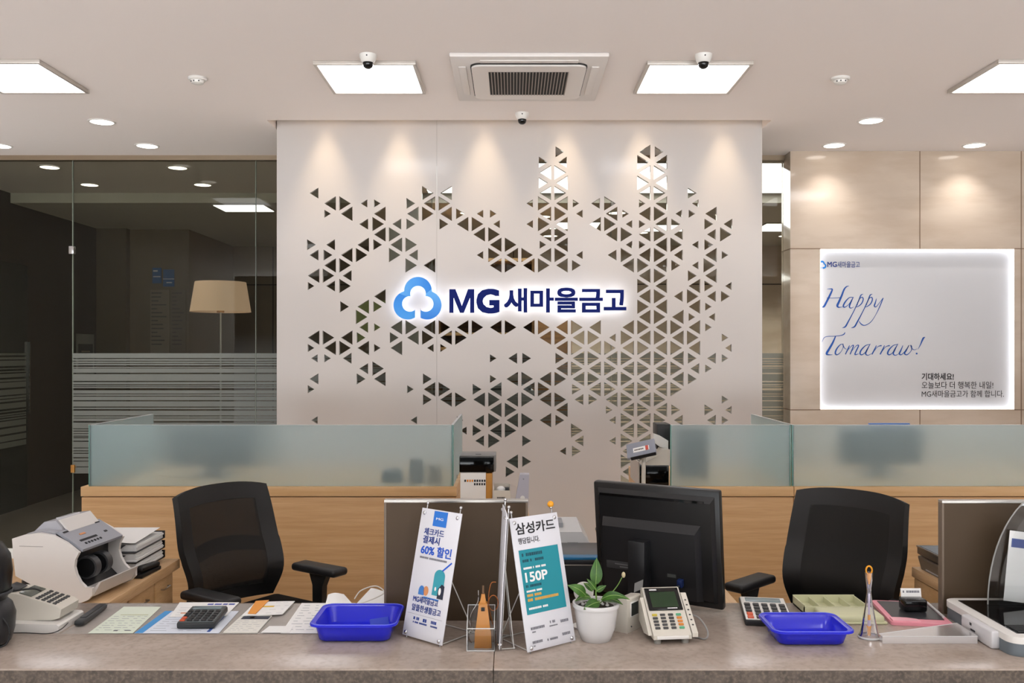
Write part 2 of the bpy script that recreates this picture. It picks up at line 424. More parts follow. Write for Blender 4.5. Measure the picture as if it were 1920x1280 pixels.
# the marble wall with the lit niche
sm = F / 6.73
mx = lambda px: (px - VX) / sm
mz = lambda py: EYE - (py - VY) / sm
nx0, nx1, nz0, nz1 = mx(1538), mx(1902), mz(767), mz(467)
me = curved_sheet([(2.07, 0), (5.5, 0), (5.5, CEIL), (2.07, CEIL)], 6.73, 6.95, [[(nx0, nz0), (nx0, nz1), (nx1, nz1), (nx1, nz0)]])
link('wall_marble', me, marble, None, 0, 'structure')
jm = MB(); jt = .006
for z in (mz(466), mz(768)):
    jm.b2((2.068, 6.7285, z - jt / 2), (nx0, 6.73, z + jt / 2)); jm.b2((nx1, 6.7285, z - jt / 2), (5.5, 6.73, z + jt / 2)); jm.b2((2.0685, 6.73, z - jt / 2), (2.07, 6.95, z + jt / 2))
jm.b2((mx(1724), 6.7285, mz(466)), (mx(1725.5), 6.73, CEIL)); jm.b2((mx(1724), 6.7285, 0), (mx(1725.5), 6.73, mz(768)))
jm.b2((mx(1914), 6.7285, 0), (mx(1915.5), 6.73, CEIL))
jm.build('trim_4', M('stone_joint', (128, 104, 84), .8), kind='structure')

lb = thing('light_box_sign', 'white edge-lit light box sign with blue script set into marble wall', 'sign', (nx0, 6.73, nz0))
bw, bh, bd = nx1 - nx0, nz1 - nz0, .036
MB().b2((0, bd, 0), (bw, bd + .01, bh)).build('back_panel', M('matte_white_acrylic', (205, 205, 208), .8, spec=.1), lb, smooth=0)
for a, b in (((0, .004, bh - .004), (bw, bd, bh)), ((0, .004, 0), (bw, bd, .004)), ((bw - .004, .004, .004), (bw, bd, bh - .004)), ((0, .004, .004), (.004, bd, bh - .004))):
    MB().b2(a, b).build('led_edge', led, lb, smooth=0)
def lbm(px, py, dy=.002):                       # a place on the light box's back panel
    s2 = F / (6.73 + bd)
    return Vector(((px - VX) / s2 - nx0, bd - dy, EYE - (py - VY) / s2 - nz0))
s2 = F / (6.73 + bd)

# calligraphy: pen strokes (u, v, width)
ST = [
 [(155,165,5),(200,162,13),(228,172,22),(190,260,30),(150,340,30),(112,408,28),(85,418,7)],
 [(465,120,6),(430,130,16),(395,170,24),(360,260,28),(320,350,32),(300,395,34),(312,418,22),(345,420,10),(378,412,5)],
 [(150,290,9),(240,290,8),(345,285,9)],
 [(522,282,10),(470,285,12),(415,340,20),(385,398,22),(402,420,16),(450,390,8),(505,320,7)],
 [(527,275,7),(490,350,22),(470,410,20),(490,432,12),(532,415,5)],
 [(665,235,5),(632,252,16),(600,330,16),(530,480,12),(450,630,20),(413,693,22),(370,712,5)],
 [(580,395,6),(608,310,8),(650,280,14),(665,310,17),(640,370,16),(590,410,12),(555,416,7)],
 [(795,235,5),(762,252,16),(730,330,16),(660,480,12),(580,630,20),(543,693,22),(495,712,5)],
 [(710,395,6),(738,310,8),(780,280,14),(795,310,17),(770,370,16),(720,410,12),(685,416,7)],
 [(852,298,7),(835,360,18),(822,400,20),(845,415,12),(885,370,8),(940,298,10)],
 [(948,288,13),(905,395,14),(840,530,7),(770,630,9),(690,675,12),(640,660,15),(605,615,7)],
 [(85,910,4),(110,855,8),(160,832,9),(270,828,9),(360,816,12),(398,796,15),(408,772,7)],
 [(275,830,16),(235,920,28),(190,1000,32),(150,1068,34),(165,1088,20),(232,1090,5)],
 [(388,938,6),(340,950,13),(290,1010,21),(272,1068,22),(300,1090,14),(350,1050,8),(382,985,9),(378,945,14),(398,992,11),(430,1015,5)],
 [(472,958,8),(452,1005,18),(413,1085,15)], [(440,1035,5),(500,968,9),(527,966,16),(480,1085,16)],
 [(500,1045,5),(565,966,9),(600,962,17),(560,1050,18),(550,1088,18),(602,1078,6)],
 [(758,945,9),(700,960,12),(640,1020,20),(620,1074,22),(650,1090,14),(700,1050,8),(742,980,7)],
 [(766,935,7),(720,1020,20),(700,1075,20),(730,1098,12),(782,1075,5)],
 [(852,958,8),(833,1000,17),(788,1086,18)], [(815,1045,5),(870,978,9),(925,960,18)],
 [(967,958,8),(948,1000,17),(903,1086,18)], [(930,1045,5),(985,978,9),(1040,960,18)],
 [(1148,945,9),(1090,960,12),(1030,1020,20),(1010,1074,22),(1040,1090,14),(1090,1050,8),(1132,980,7)],
 [(1156,935,7),(1110,1020,20),(1090,1075,20),(1120,1098,12),(1172,1075,5)],
 [(1226,958,7),(1200,1020,18),(1176,1078,22),(1210,1086,12),(1270,1020,8),(1312,955,10)],
 [(1312,955,10),(1272,1030,18),(1248,1072,20),(1285,1090,14),(1338,1040,9),(1350,985,14),(1335,955,13),(1352,1000,11),(1390,1022,8),(1425,1005,4)],
 [(1538,843,9),(1510,862,26),(1472,950,14),(1435,1016,4)],
]
sb = MB()
for st in ST:
    pts = catmull(st, 6); L_, R_ = [], []
    for i, (u, v, wd) in enumerate(pts):
        a = pts[max(i - 1, 0)]; b = pts[min(i + 1, len(pts) - 1)]
        dx, dy = b[0] - a[0], b[1] - a[1]; ln = math.hypot(dx, dy) or 1
        nx, ny = -dy / ln * wd * .46, dx / ln * wd * .46
        L_.append(lbm(1530 + (u + nx) / 7.53, 520 + (v + ny) / 7.53)); R_.append(lbm(1530 + (u - nx) / 7.53, 520 + (v - ny) / 7.53))
    for i in range(len(pts) - 1): sb.poly([L_[i], L_[i + 1], R_[i + 1], R_[i]])
dot = [lbm(1530 + (1420 + 13 * math.cos(t * PI / 8)) / 7.53, 520 + (1074 + 13 * math.sin(t * PI / 8)) / 7.53) for t in range(16)]
sb.poly(dot)
sb.build('script_lettering', M('script_blue', (20, 78, 158), .6), lb, smooth=0)
T_ = lambda px, py, dy=.002: Matrix.Translation(lbm(px, py, dy)) @ FACE
text('기대하세요!', ink_black, lb, T_(1728, 712.5), 60 / s2, 13.5 / s2, .06)
text('오늘보다 더 행복한 내일!', ink_black, lb, T_(1728, 728.5), 134 / s2, 13.5 / s2)
text('MG새마을금고가 함께 합니다.', ink_black, lb, T_(1728, 744.5), 154 / s2, 13 / s2)
text('MG', ink_navy, lb, T_(1551, 500.5), 18 / s2, 10 / s2, .06)
text('새마을금고', ink_navy, lb, T_(1570, 501.5), 42 / s2, 11.5 / s2, .03)

# the three-lobed emblem as three curved bands
def emblem_bands():
    C = [((1100, 187), 108), ((1020, 300), 112), ((1172, 300), 112)]
    I = [((1100, 210), 61), ((1037, 290), 61), ((1160, 290), 61)]
    o = (1098, 262)
    def ray(cs, t):
        dx, dy = math.cos(t), -math.sin(t); best = 0
        for (cx, cy), r in cs:
            ex, ey = o[0] - cx, o[1] - cy
            b = ex * dx + ey * dy; q = b * b - (ex * ex + ey * ey - r * r)
            if q >= 0: best = max(best, -b + math.sqrt(q))
        return (o[0] + dx * best, o[1] + dy * best)
    def band(a0, a1, n=40):
        inn, out = [], []
        for i in range(n + 1):
            t = R(a0 + (a1 - a0) * i / n)
            q, p = ray(I, t), ray(C, t)
            inn.append(q); out.append(p)
        return inn, out
    def clip(pp, side):
        return [((max(x, 1119) if side > 0 else min(x, 1077)), y) for x, y in pp]
    top = band(39, 160); left = band(160, 261.5); right = band(-81, 39)
    return [top, tuple(clip(q, -1) for q in left), tuple(clip(q, 1) for q in right)]
def grad_mat(name, ca, cb, axis):                # printed gradient of the emblem
    m = M(name, ca, .35); nt = m.node_tree; N = nt.nodes; L = nt.links
    tc = N.new('ShaderNodeTexCoord'); gr = N.new('ShaderNodeSeparateXYZ'); rp = N.new('ShaderNodeValToRGB')
    rp.color_ramp.elements[0].color = rgb(*ca); rp.color_ramp.elements[1].color = rgb(*cb)
    L.new(tc.outputs['Generated'], gr.inputs[0]); L.new(gr.outputs[axis], rp.inputs[0]); L.new(rp.outputs[0], N['Principled BSDF'].inputs['Base Color'])
    return m
EM = [grad_mat('emblem_top', (88, 176, 250), (0, 128, 232), 0), grad_mat('emblem_left', (60, 160, 246), (0, 130, 232), 2), grad_mat('emblem_right', (0, 124, 230), (98, 182, 255), 2)]
def emblem(parent, P, d0, d1, mats=None, inset=0.0, name='emblem_lobe', clipx=None):
    for k, (inn, out) in enumerate(emblem_bands()):
        b = MB(); n = len(inn)
        pi_, po_ = inn, out
        if inset: 
            pi_ = [(a[0] + (c_[0] - a[0]) * inset, a[1] + (c_[1] - a[1]) * inset) for a, c_ in zip(inn, out)]
            po_ = [(c_[0] + (a[0] - c_[0]) * inset, c_[1] + (a[1] - c_[1]) * inset) for a, c_ in zip(inn, out)]
        for i in range(n - 1):
            q = [pi_[i], pi_[i + 1], po_[i + 1], po_[i]]
            if clipx and min(p[0] for p in q) < clipx: continue
            f = [P(p, d0) for p in q]; g = [P(p, d1) for p in q]
            b.poly(f)
            if d0 != d1:
                b.poly(g[::-1]); b.poly([f[1], f[0], g[0], g[1]]); b.poly([f[3], f[2], g[2], g[3]])
                if i == 0: b.poly([f[0], f[3], g[3], g[0]])
                if i == n - 2: b.poly([f[2], f[1], g[1], g[2]])
        bmesh.ops.remove_doubles(b.bm, verts=b.bm.verts, dist=1e-5)
        if len(b.bm.faces): b.build(name, mats[k] if isinstance(mats, list) else mats, parent, smooth=30)
# small copy on the light box, its left part hidden by the frame
eu = lambda p, d: lbm(1541 + (p[0] - 1097) / 380 * 17, 496 + (p[1] - 243) / 335 * 15, d)
emblem(lb, eu, .002, .002, M('emblem_print', (10, 120, 200), .5), clipx=1030)

# ================================================================== THE PERFORATED SCREEN
sp = F / Yp
TRI_A = "330,592,L,M 457,672,L,F 487,672,R,F 688,658,L,S 765,658,R,S 357,755,R,S 587,752,L,F 845,752,L,F 700,828,L,M 745,833,R,F 845,912,L,F 872,912,R,F 955,845,L,M 1017,842,R,M 1005,672,R,M 1133,595,R,F 1365,595,L,F 1232,675,L,F 1260,675,R,F 1105,755,L,F 1133,755,R,F 1362,755,L,F 1400,755,R,M 1603,743,L,S 1677,743,R,S 1262,840,R,M 1497,838,L,F 1522,838,R,F 1755,837,L,S 1627,918,L,F 1653,918,R,F 243,985,R,M 462,992,L,M 715,995,L,F 758,998,R,M 975,993,L,F 1003,993,R,F 320,1080,L,M 370,1078,R,M 587,1073,L,F 613,1073,R,F 872,1073,R,F 1105,1077,L,M 460,1152,L,F 487,1152,R,F 1003,1160,R,F 1233,1160,L,F 1755,997,L,F 1783,997,R,F 1653,1078,R,F 1885,1078,L,F 1600,1090,L,S 1757,1160,L,F 1783,1160,R,F 330,1230,L,F 357,1230,R,F 590,1232,L,M"
TRI_B = "310,270,R,M 163,355,R,M 398,355,L,M 270,440,L,F 293,440,R,F 163,518,R,M 400,518,L,F 270,595,L,F 292,595,R,F 163,675,R,F 398,675,L,F 115,667,L,S 452,667,R,S 268,755,L,F 295,755,R,F 527,762,L,S 112,828,L,S 163,833,R,F 398,833,L,F 270,915,L,F 293,915,R,F 163,997,R,S 398,997,L,F 35,1078,R,F 270,1078,L,F 293,1078,R,F 525,1077,L,S 138,1158,L,F 163,1158,R,F 398,1158,L,F 437,1155,R,M 1050,275,L,F 1090,268,R,M 945,357,R,F 1175,357,L,F 1048,438,L,F 1070,438,R,F 945,515,R,F 1175,515,L,F 1048,593,L,F 1070,593,R,F 945,670,R,S 1175,670,L,F 1048,752,L,F 1070,752,R,F 640,675,L,M 683,675,R,F 787,752,L,F 838,742,R,S 650,833,L,F 683,833,R,F 910,838,L,S 943,838,R,S 1170,833,L,F 787,915,L,F 812,915,R,F 1045,915,L,F 1070,915,R,F 910,997,L,S 943,997,R,S 1172,995,L,F 1198,993,R,F 770,1085,L,M 812,1078,R,F 1042,1078,L,F 1068,1078,R,F 1298,1077,L,M 913,1155,L,F 938,1155,R,F 1170,1155,L,F 1213,1160,R,M 1042,1238,L,F 1067,1238,R,F 1345,590,R,M 1440,668,L,S 1572,750,L,F 1467,832,R,M 1282,765,L,S 1357,765,R,S 1700,838,L,M 1213,826,R,M 1300,915,L,M 1560,910,L,M 1595,920,R,F 1428,995,L,S 1467,993,R,M 1567,1075,L,F 1620,1087,R,S 1412,1140,L,S 1465,1157,R,F 1327,1232,R,M 1567,1235,L,F"
TRI_C = "227,142,R,S 450,150,L,M 487,147,R,F 487,298,R,M 847,225,L,F 715,305,L,F 743,305,R,M 613,382,R,F 710,457,L,M 765,455,R,S 330,545,L,F 357,545,R,F 588,545,L,F 617,545,R,M 227,625,R,S 460,625,L,F 487,625,R,F 715,628,L,F 765,640,R,S 310,717,L,S 382,720,R,S 580,713,L,M 705,780,L,M 745,787,R,F 850,868,L,F 615,868,R,M 320,870,L,M 225,947,R,S 1000,950,R,S 312,1167,L,S 1082,1168,L,S 975,477,L,F 1003,472,R,F 872,550,R,M 975,633,L,F 1105,555,L,F 1130,555,R,F 1232,477,L,F 1260,477,R,F 1497,477,L,F 1520,477,R,F 1365,557,L,F 1392,557,R,F 1757,480,L,F 1783,480,R,F 1212,650,L,S 1282,650,R,S 1670,703,R,S 1867,708,L,M 1670,860,R,S 1143,880,R,M 1232,955,L,F 1260,955,R,F 1143,1040,R,M 1365,1035,L,F 1392,1035,R,F 1627,1035,L,F 1653,1035,R,F 1520,950,R,M 1755,955,L,F 1885,878,L,F 1757,1115,L,F 1783,1115,R,F 1885,1035,L,F 1612,1187,L,M 1655,1195,R,F 1885,1195,L,F 1413,1165,R,S 227,1240,R,S 718,1245,L,M 743,1245,R,M 978,1245,L,M 1003,1245,R,M 1232,1245,L,M 490,1265,R,S 1497,1270,L,S 1520,1270,R,M"
TRI_D = "138,477,L,F 163,477,R,F 400,477,L,F 417,473,R,F 650,475,L,F 268,553,L,F 293,553,R,F 525,553,L,F 548,553,R,F 755,543,L,S 910,470,L,F 937,470,R,F 808,550,R,F 1042,550,L,F 1067,550,R,F 937,150,R,F 1170,150,L,F 1040,228,L,F 1067,228,R,F 937,307,R,F 1170,307,L,F 1042,390,L,F 1065,390,R,F 1300,390,L,F 1170,470,L,F 1197,470,R,F 1430,470,L,F 1300,550,L,F 1325,550,R,F 1043,70,L,F 1067,70,R,F 1432,147,L,F 1480,137,R,M 1700,148,L,S 1290,222,L,M 1327,228,R,F 1557,235,L,M 1612,235,R,M 1432,305,L,F 1480,297,R,S 1345,378,R,S 1565,390,L,S 1483,488,R,S 1613,538,R,S 1700,632,L,S 1432,630,L,F 1340,705,R,M 1553,720,L,M 1615,725,R,S 1430,795,L,M 1460,795,R,S 1340,880,R,M 43,710,R,M 290,713,R,M 400,632,L,F 420,632,R,F 650,632,L,F 678,632,R,F 912,632,L,F 937,632,R,F 1172,632,L,F 1195,632,R,F 525,713,L,F 548,713,R,F 783,713,L,F 808,713,R,F 1042,713,L,F 1067,713,R,F 1300,713,L,F 400,795,L,F 420,795,R,F 652,795,L,F 678,795,R,F 912,795,L,F 937,795,R,F 1172,795,L,F 1195,795,R,F 33,875,R,F 268,875,L,F 293,875,R,F 525,875,L,F 548,875,R,F 783,875,L,F 808,875,R,F 1042,875,L,F 1067,875,R,F 1300,875,L,F 138,957,L,F 163,957,R,F 423,957,R,M 650,957,L,F 678,957,R,F 912,957,L,F 937,957,R,F 1172,957,L,F 1195,957,R,F 33,1035,R,F 268,1035,L,F 293,1035,R,F 505,1045,L,M 562,1045,R,M 783,1035,L,F 808,1035,R,F 1042,1035,L,F 1067,1035,R,F 1612,1025,R,S 398,1115,L,F 678,1115,R,S 912,1115,L,F 937,1115,R,F 1170,1115,L,F 1207,1107,R,M 1472,1110,R,M 1697,1118,L,S 33,1195,R,F 268,1195,L,F 303,1200,R,M 755,1205,L,S 808,1195,R,F 1042,1195,L,F 1067,1195,R,F 1300,1193,L,M 1563,1195,L,M 1612,1205,R,S 422,1265,R,F 937,1275,R,F 912,1275,L,F"
TRI_E = "420,112,L,F 447,112,R,F 320,195,R,F 552,195,L,F 577,195,R,F 420,272,L,F 447,272,R,F 277,187,L,M 188,270,R,M 162,270,L,S 277,360,L,M 320,355,R,F 577,355,R,M 808,195,L,F 847,200,R,M 940,112,L,F 965,272,R,F 1067,350,L,M 915,448,L,S 973,440,R,M 552,510,L,F 580,507,R,M 447,592,R,M 1103,45,R,M 1050,45,L,M 1218,113,R,S 1297,203,L,S 1297,365,L,S 1452,112,L,F 1478,112,R,F 1710,112,L,F 1745,107,R,M 1350,195,R,F 1582,195,L,F 1608,195,R,F 1840,195,L,M 1452,272,L,F 1478,272,R,F 1350,355,R,F 1582,355,L,F 1608,360,R,M 1452,432,L,F 1478,430,R,F 1350,515,R,F 1450,592,L,F 1582,515,L,F 1350,660,R,F"
tris = {}
for src, ox, oy in ((TRI_A, 520, 220), (TRI_B, 970, 220), (TRI_C, 520, 500), (TRI_D, 970, 500), (TRI_E, 840, 740)):
    for q in src.split():
        x, y, d_, k = q.split(','); px = ox + float(x) / 4.17; py = oy + float(y) / 4.17
        n = round((px + (-4 if d_ == 'R' else 4) - 1191.8) / 31.05)
        r = (py - 536.0) / 19.35; r = 2 * round((r - (n & 1)) / 2) + (n & 1)
        tris.setdefault((n, r, d_), k)
def tri_loop(n, r, d_, k):
    kk = {'F': .70, 'M': .53, 'S': .39}[k]
    bx = 1191.8 + 31.05 * n; cy = 536.0 + 19.35 * r; sg = 1 if d_ == 'R' else -1
    cx = bx + sg * 31.05 / 3
    P = [(bx, cy - 19.35), (bx, cy + 19.35), (bx + sg * 31.05, cy)]
    return [(((cx + (a - cx) * kk) - VX) / sp, EYE - ((cy + (b - cy) * kk) - VY) / sp) for a, b in P], cx
xs_ = lambda px: (px - VX) / sp
hl, hr = [], []
for (n, r, d_), k in tris.items():
    loop, cx = tri_loop(n, r, d_, k)
    (hl if cx < 819 else hr).append(loop)
for nm, x0, x1, hs, lbl in (('left', 519, 818.8, hl, 'narrow left sheet of white wall screen with scattered triangular cutouts'), ('right', 819.15, 1429, hr, 'wide right sheet of white wall screen with dense triangular cutouts')):
    me = curved_sheet([(xs_(x0), 0), (xs_(x1), 0), (xs_(x1), 3.2), (xs_(x0), 3.2)], Yp, Yp + .03, hs)
    o = link('perforated_screen', me, screen_white, None, 0); tag(o, lbl, 'screen', 'white screen sheets')

# lit logo sign standing off the screen
yl0, yl1 = Yp - .07, Yp - .045                   # front and back of the letters
sg_ = thing('logo_sign', 'backlit blue emblem and dark blue letters mounted on white screen', 'sign', (0, Yp, EYE))
def slp(px, py, Y): s = F / Y; return Vector(((px - VX) / s, Y - Yp, -(py - VY) / s))
ep = lambda p, Y: slp(520 + p[0] / 4.17, 500 + p[1] / 4.17, Y)
emblem(sg_, lambda p, d: ep(p, d), yl0, yl1, EM)
emblem(sg_, lambda p, d: ep(p, d), yl1 + .001, yl1 + .004, halo, .12, 'halo_light')
sl = F / yl0
def sign_text(body, x0, x1, y0, y1, bold):
    m = Matrix.Translation(slp(x0, y1, yl0) + Vector((0, .025, 0))) @ FACE
    text(body, navy, sg_, m, (x1 - x0) / sl, (y1 - y0) / sl, bold, .025, 'letters')
    m2 = Matrix.Translation(slp(x0 + .6, y1 - .6, yl0) + Vector((0, .029, 0))) @ FACE
    text(body, halo, sg_, m2, (x1 - x0 - 1.2) / sl, (y1 - y0 - 1.2) / sl, bold * .9, .003, 'halo_light')
def sign_M(x0, x1, y0, y1):
    a = 9.2; xm = (x0 + x1) / 2
    P = [(x0, y1), (x0, y0), (x0 + 11.5, y0), (xm + .2, y0 + 31), (x1 - 11.5, y0), (x1, y0), (x1, y1), (x1 - a + 1.4, y1), (x1 - a + 1.4, y0 + 15.5), (xm + 3.6, y1), (xm - 3.4, y1), (x0 + a - 1.4, y0 + 15.5), (x0 + a - 1.4, y1)]
    Q = [slp(px, py, yl0) for px, py in P]
    MB().prism([(v.x, v.z) for v in Q], yl0 - Yp, yl1 - Yp, 'y').build('letters', navy, sg_, smooth=0)
    Q = [slp((px - xm) * .97 + xm, (py - 564) * .97 + 564, yl0) for px, py in P]
    MB().prism([(v.x, v.z) for v in Q], yl1 + .001 - Yp, yl1 + .004 - Yp, 'y').build('halo_light', halo, sg_, smooth=0)
sign_M(842.5, 889, 542, 586); sign_text('G', 893, 936.5, 541, 587.5, .13)
for ch, x0, x1, y0, y1 in (('새', 945, 988.5, 540, 585.5), ('마', 994.5, 1038.5, 540.5, 585.5), ('을', 1040.5, 1083.5, 539, 585.5), ('금', 1086.5, 1130.5, 541.5, 585.5), ('고', 1132.5, 1174.5, 543, 581.5)):
    sign_text(ch, x0, x1, y0, y1, .09)

# ================================================================== CEILING FITTINGS
def add_light(kind, loc, power, color, parent=None, size=.03, spot=None, blend=.6, rot=(0, 0, 0)):
    l = bpy.data.lights.new('lamp_light', kind); l.energy = power; l.color = color
    if kind == 'SPOT': l.spot_size = R(spot); l.spot_blend = blend
    l.shadow_soft_size = size
    o = bpy.data.objects.new('lamp_light', l); COL.objects.link(o); o.location = loc; o.rotation_euler = rot
    if parent is not None: o.parent = parent
    return o
def light_panel(label, x0, x1, y0, y1):
    cx, cy = (x0 + x1) / 2, (y0 + y1) / 2; hw, hd = (x1 - x0) / 2, (y1 - y0) / 2
    t = thing('ceiling_light_panel', label, 'ceiling light', (cx, cy, CEIL), 0, 'square ceiling light panels')
    fr = MB(); f = .018; zb = -.022
    fr.b2((-hw, -hd, zb), (hw, -hd + f, 0), .003); fr.b2((-hw, hd - f, zb), (hw, hd, 0), .003)
    fr.b2((-hw, -hd + f, zb), (-hw + f, hd - f, 0), .003); fr.b2((hw - f, -hd + f, zb), (hw, hd - f, 0), .003)
    fr.build('frame', M('satin_frame', (196, 188, 180), .4, .3), t)
    MB().b2((-hw + f, -hd + f, -.014), (hw - f, hd - f, -.004)).build('diffuser', lamp_on, t, smooth=0)
    return t
s1 = F / (F * 1.5 / 547)   # px per metre at the front edge of the panels
py0, py1 = F * 1.5 / 547, F * 1.5 / 490
light_panel('lit square ceiling panel left of the ceiling cassette, dome camera at its edge', (586 - VX) / 365, (779 - VX) / 365, py0, py1)
light_panel('lit square ceiling panel right of the ceiling cassette, dome camera at its edge', (1214 - VX) / 365, (1414 - VX) / 365, py0, py1)
light_panel('lit square ceiling panel cut by the left edge of the photo', -2.93, -2.425, py0 - .02, py1 - .01)
light_panel('lit square ceiling panel cut by the right edge of the photo', 2.485, 2.99, py0 - .02, py1 - .01)
for x in (-2.65, -.7, 1.0, 2.75):  # extra panels out of view, added to put more light into the hall
    for y in (1.2, -1.6):
        light_panel('added unseen square ceiling panel lighting the public side of the hall', x - .3, x + .3, y - .3, y + .3)

ac = thing('ceiling_air_conditioner', 'white four-way ceiling cassette air conditioner with dark grille', 'air conditioner', (.0815, 4.907, CEIL))
hw = .4015
MB().box((0, 0, -.012), (hw * 2, .80, .024), .008).build('panel', M('white_abs', (216, 209, 204), .4), ac)
lv = MB()
for a, b in (((-.25, -.355), (.25, -.315)), ((-.25, .315), (.25, .355)), ((-.365, -.25), (-.325, .25)), ((.325, -.25), (.365, .25))):
    lv.b2((a[0], a[1], -.03), (b[0], b[1], -.024), .003)
lv.build('louvre_flaps', M('white_abs', (216, 209, 204), .4), ac)
def rrect(hx, hy, r, n=6):
    out = []
    for cx, cy, a0 in ((hx - r, hy - r, 0), (-hx + r, hy - r, 90), (-hx + r, -hy + r, 180), (hx - r, -hy + r, 270)):
        for i in range(n + 1):
            t = R(a0 + 90 * i / n); out.append((cx + r * math.cos(t), cy + r * math.sin(t)))
    return out
MB().prism(rrect(.302, .305, .05), -.031, -.022, 'z').build('shadow_gap', M('gap_dark', (40, 38, 36), .8), ac)
MB().prism(rrect(.297, .300, .048), -.04, -.022, 'z').build('grille_frame', M('white_abs', (216, 209, 204), .4), ac)
MB().b2((-.21, -.205, -.0415), (.21, .205, -.039)).build('intake', M('intake_dark', (36, 33, 31), .8), ac, smooth=0)
gs = MB()
for i in range(25): gs.b2((-.21 + .42 * i / 25 + .012, -.205, -.045), (-.21 + .42 * i / 25 + .0165, .205, -.0405))
gs.build('grille', M('grille_bars', (150, 140, 130), .5), ac, smooth=0)

def downlight(label, x, y, z=CEIL, r=.075, warm=False, power=0, grp='round recessed downlights'):
    t = thing('downlight', label, 'downlight', (x, y, z), 0, grp)
    MB().lathe([(r, -.006), (r + .012, -.006), (r + .014, -.001), (r + .014, 0), (r, 0)], n=28, cap=False).build('trim_ring', M('white_ring', (225, 220, 215), .4), t)
    MB().cyl((0, 0, -.004), (0, 0, -.001), r, n=28).build('lens', lamp_warm if warm else lamp_round, t)
    if power: add_light('SPOT', (0, 0, -.012), power, (1, .76, .5) if warm else (1, .975, .95), t, .02, 110 if not warm else 44, .9)
    return t
for lbl, px, py, pw in (('round downlight in left ceiling, nearest the viewer of three', 191, 228, 60), ('round downlight in left ceiling, just before the glass wall', 276, 273, 60), ('round downlight in ceiling cut by the left edge of the photo', 0, 273, 60),
                    ('round downlight in right ceiling, nearest the viewer of three', 1633, 226, 50), ('round downlight over left part of marble wall', 1564, 272, 15), ('round downlight over right part of marble wall', 1827, 272, 15)):
    p = onz(px, py, CEIL); downlight(lbl, p.x, p.y, CEIL, .072, False, pw)
for lbl, px, py in (('round downlight behind the glass, front row at far left', 93, 313), ('round downlight behind the glass, front row left of screen', 333, 314), ('round downlight behind the glass, rear row at left', 168, 346), ('round downlight behind the glass, rear row left of screen', 380, 346)):
    p = onz(px, py, CEIL); downlight(lbl, p.x, p.y, CEIL, .072, False, 40)
for i, px in enumerate((603, 745, 908, 1062, 1208, 1365)):
    nth = ('leftmost', 'second from left', 'third from left', 'fourth from left', 'fifth from left', 'rightmost')[i]
    downlight('warm spotlight in slot above white screen, ' + nth + ' of six', (px - VX) / 286, 5.905, 3.36, .035, True, P_SPOT_WARM, 'warm spotlights above the screen')
for k, (x, y) in enumerate(((-.45, 9.1), (.3, 9.35), (1.05, 9.1), (2.15, 9.2), (.45, 10.9), (1.5, 10.6), (3.3, 10.9))):
    downlight(('round downlight on corridor ceiling seen through the screen cutouts, ') + ('leftmost of front row', 'second of front row', 'third of front row', 'rightmost of front row', 'left of rear row', 'right of rear row', 'farthest right, at the screen edge')[k], x, y, 2.907, .085, False, 210, 'downlights behind the screen')
def flat_lamp(label, x0, x1, y0, y1, z, mat=None):
    t = thing('corridor_light_panel', label, 'ceiling light', ((x0 + x1) / 2, (y0 + y1) / 2, z), 0, 'corridor ceiling light panels')
    hx, hy = (x1 - x0) / 2, (y1 - y0) / 2
    MB().b2((-hx, -hy, -.012), (hx, hy, 0), .003).build('frame', M('satin_frame', (196, 188, 180), .4, .3), t)
    MB().b2((-hx + .012, -hy + .012, -.016), (hx - .012, hy - .012, -.012)).build('diffuser', mat or lamp_corr, t, smooth=0)
flat_lamp('large luminous ceiling panel behind the glass and screen', -.8, 3.0, 7.1, 8.42, CEIL)
flat_lamp('square light panel on corridor ceiling left of the screen', -2.86, -2.36, 8.55, 8.95, 2.907)
flat_lamp('square light panel on corridor ceiling behind screen middle', .4, .95, 9.7, 10.2, 2.907)
flat_lamp('square light panel on corridor ceiling behind right screen edge', 2.75, 3.3, 9.8, 10.4, 2.907)
flat_lamp('square light panel on corridor ceiling behind screen right half', 1.45, 2.0, 9.9, 10.4, 2.907)

def dome_camera(label, px, Y):
    t = thing('dome_camera', label, 'security camera', ((px - VX) / (F / Y), Y, CEIL), 0, 'dome cameras on the ceiling')
    MB().lathe([(.044, 0), (.043, -.012), (.036, -.03), (.03, -.038), (.028, -.04), (.0, -.04)][::-1], n=28).build('housing', white_pl, t)
    MB().lathe([(.0265, -.036), (.0265, -.05), (.022, -.062), (.012, -.069), (.001, -.071)][::-1], n=24).build('dome', black_gloss, t)
    MB().ball((0, -.041, -.014), .004).build('screw_hole', black_pl, t)
    return t
dome_camera('white dome camera at front edge of left ceiling panel', 690, 4.55)
dome_camera('white dome camera at front edge of right ceiling panel', 1319, 4.55)
dome_camera('white dome camera above top edge of white screen', 979, 5.66)
for lbl, px in (('round white smoke detector on left ceiling', 370), ('round white smoke detector on right ceiling', 1576)):
    t = thing('smoke_detector', lbl, 'smoke detector', ((px - VX) / 343, 4.93, CEIL), 0, 'smoke detectors')
    MB().lathe([(.05, 0), (.051, -.008), (.046, -.014), (.036, -.016), (.033, -.03), (.02, -.036), (.001, -.037)][::-1], n=28).build('body', white_pl, t)
    b = MB()
    for a in (-50, -15, 30): b.ball((.034 * math.sin(R(a)), -.034 * math.cos(R(a)), -.024), .004)
    b.build('vent_dots', dark_grey, t)

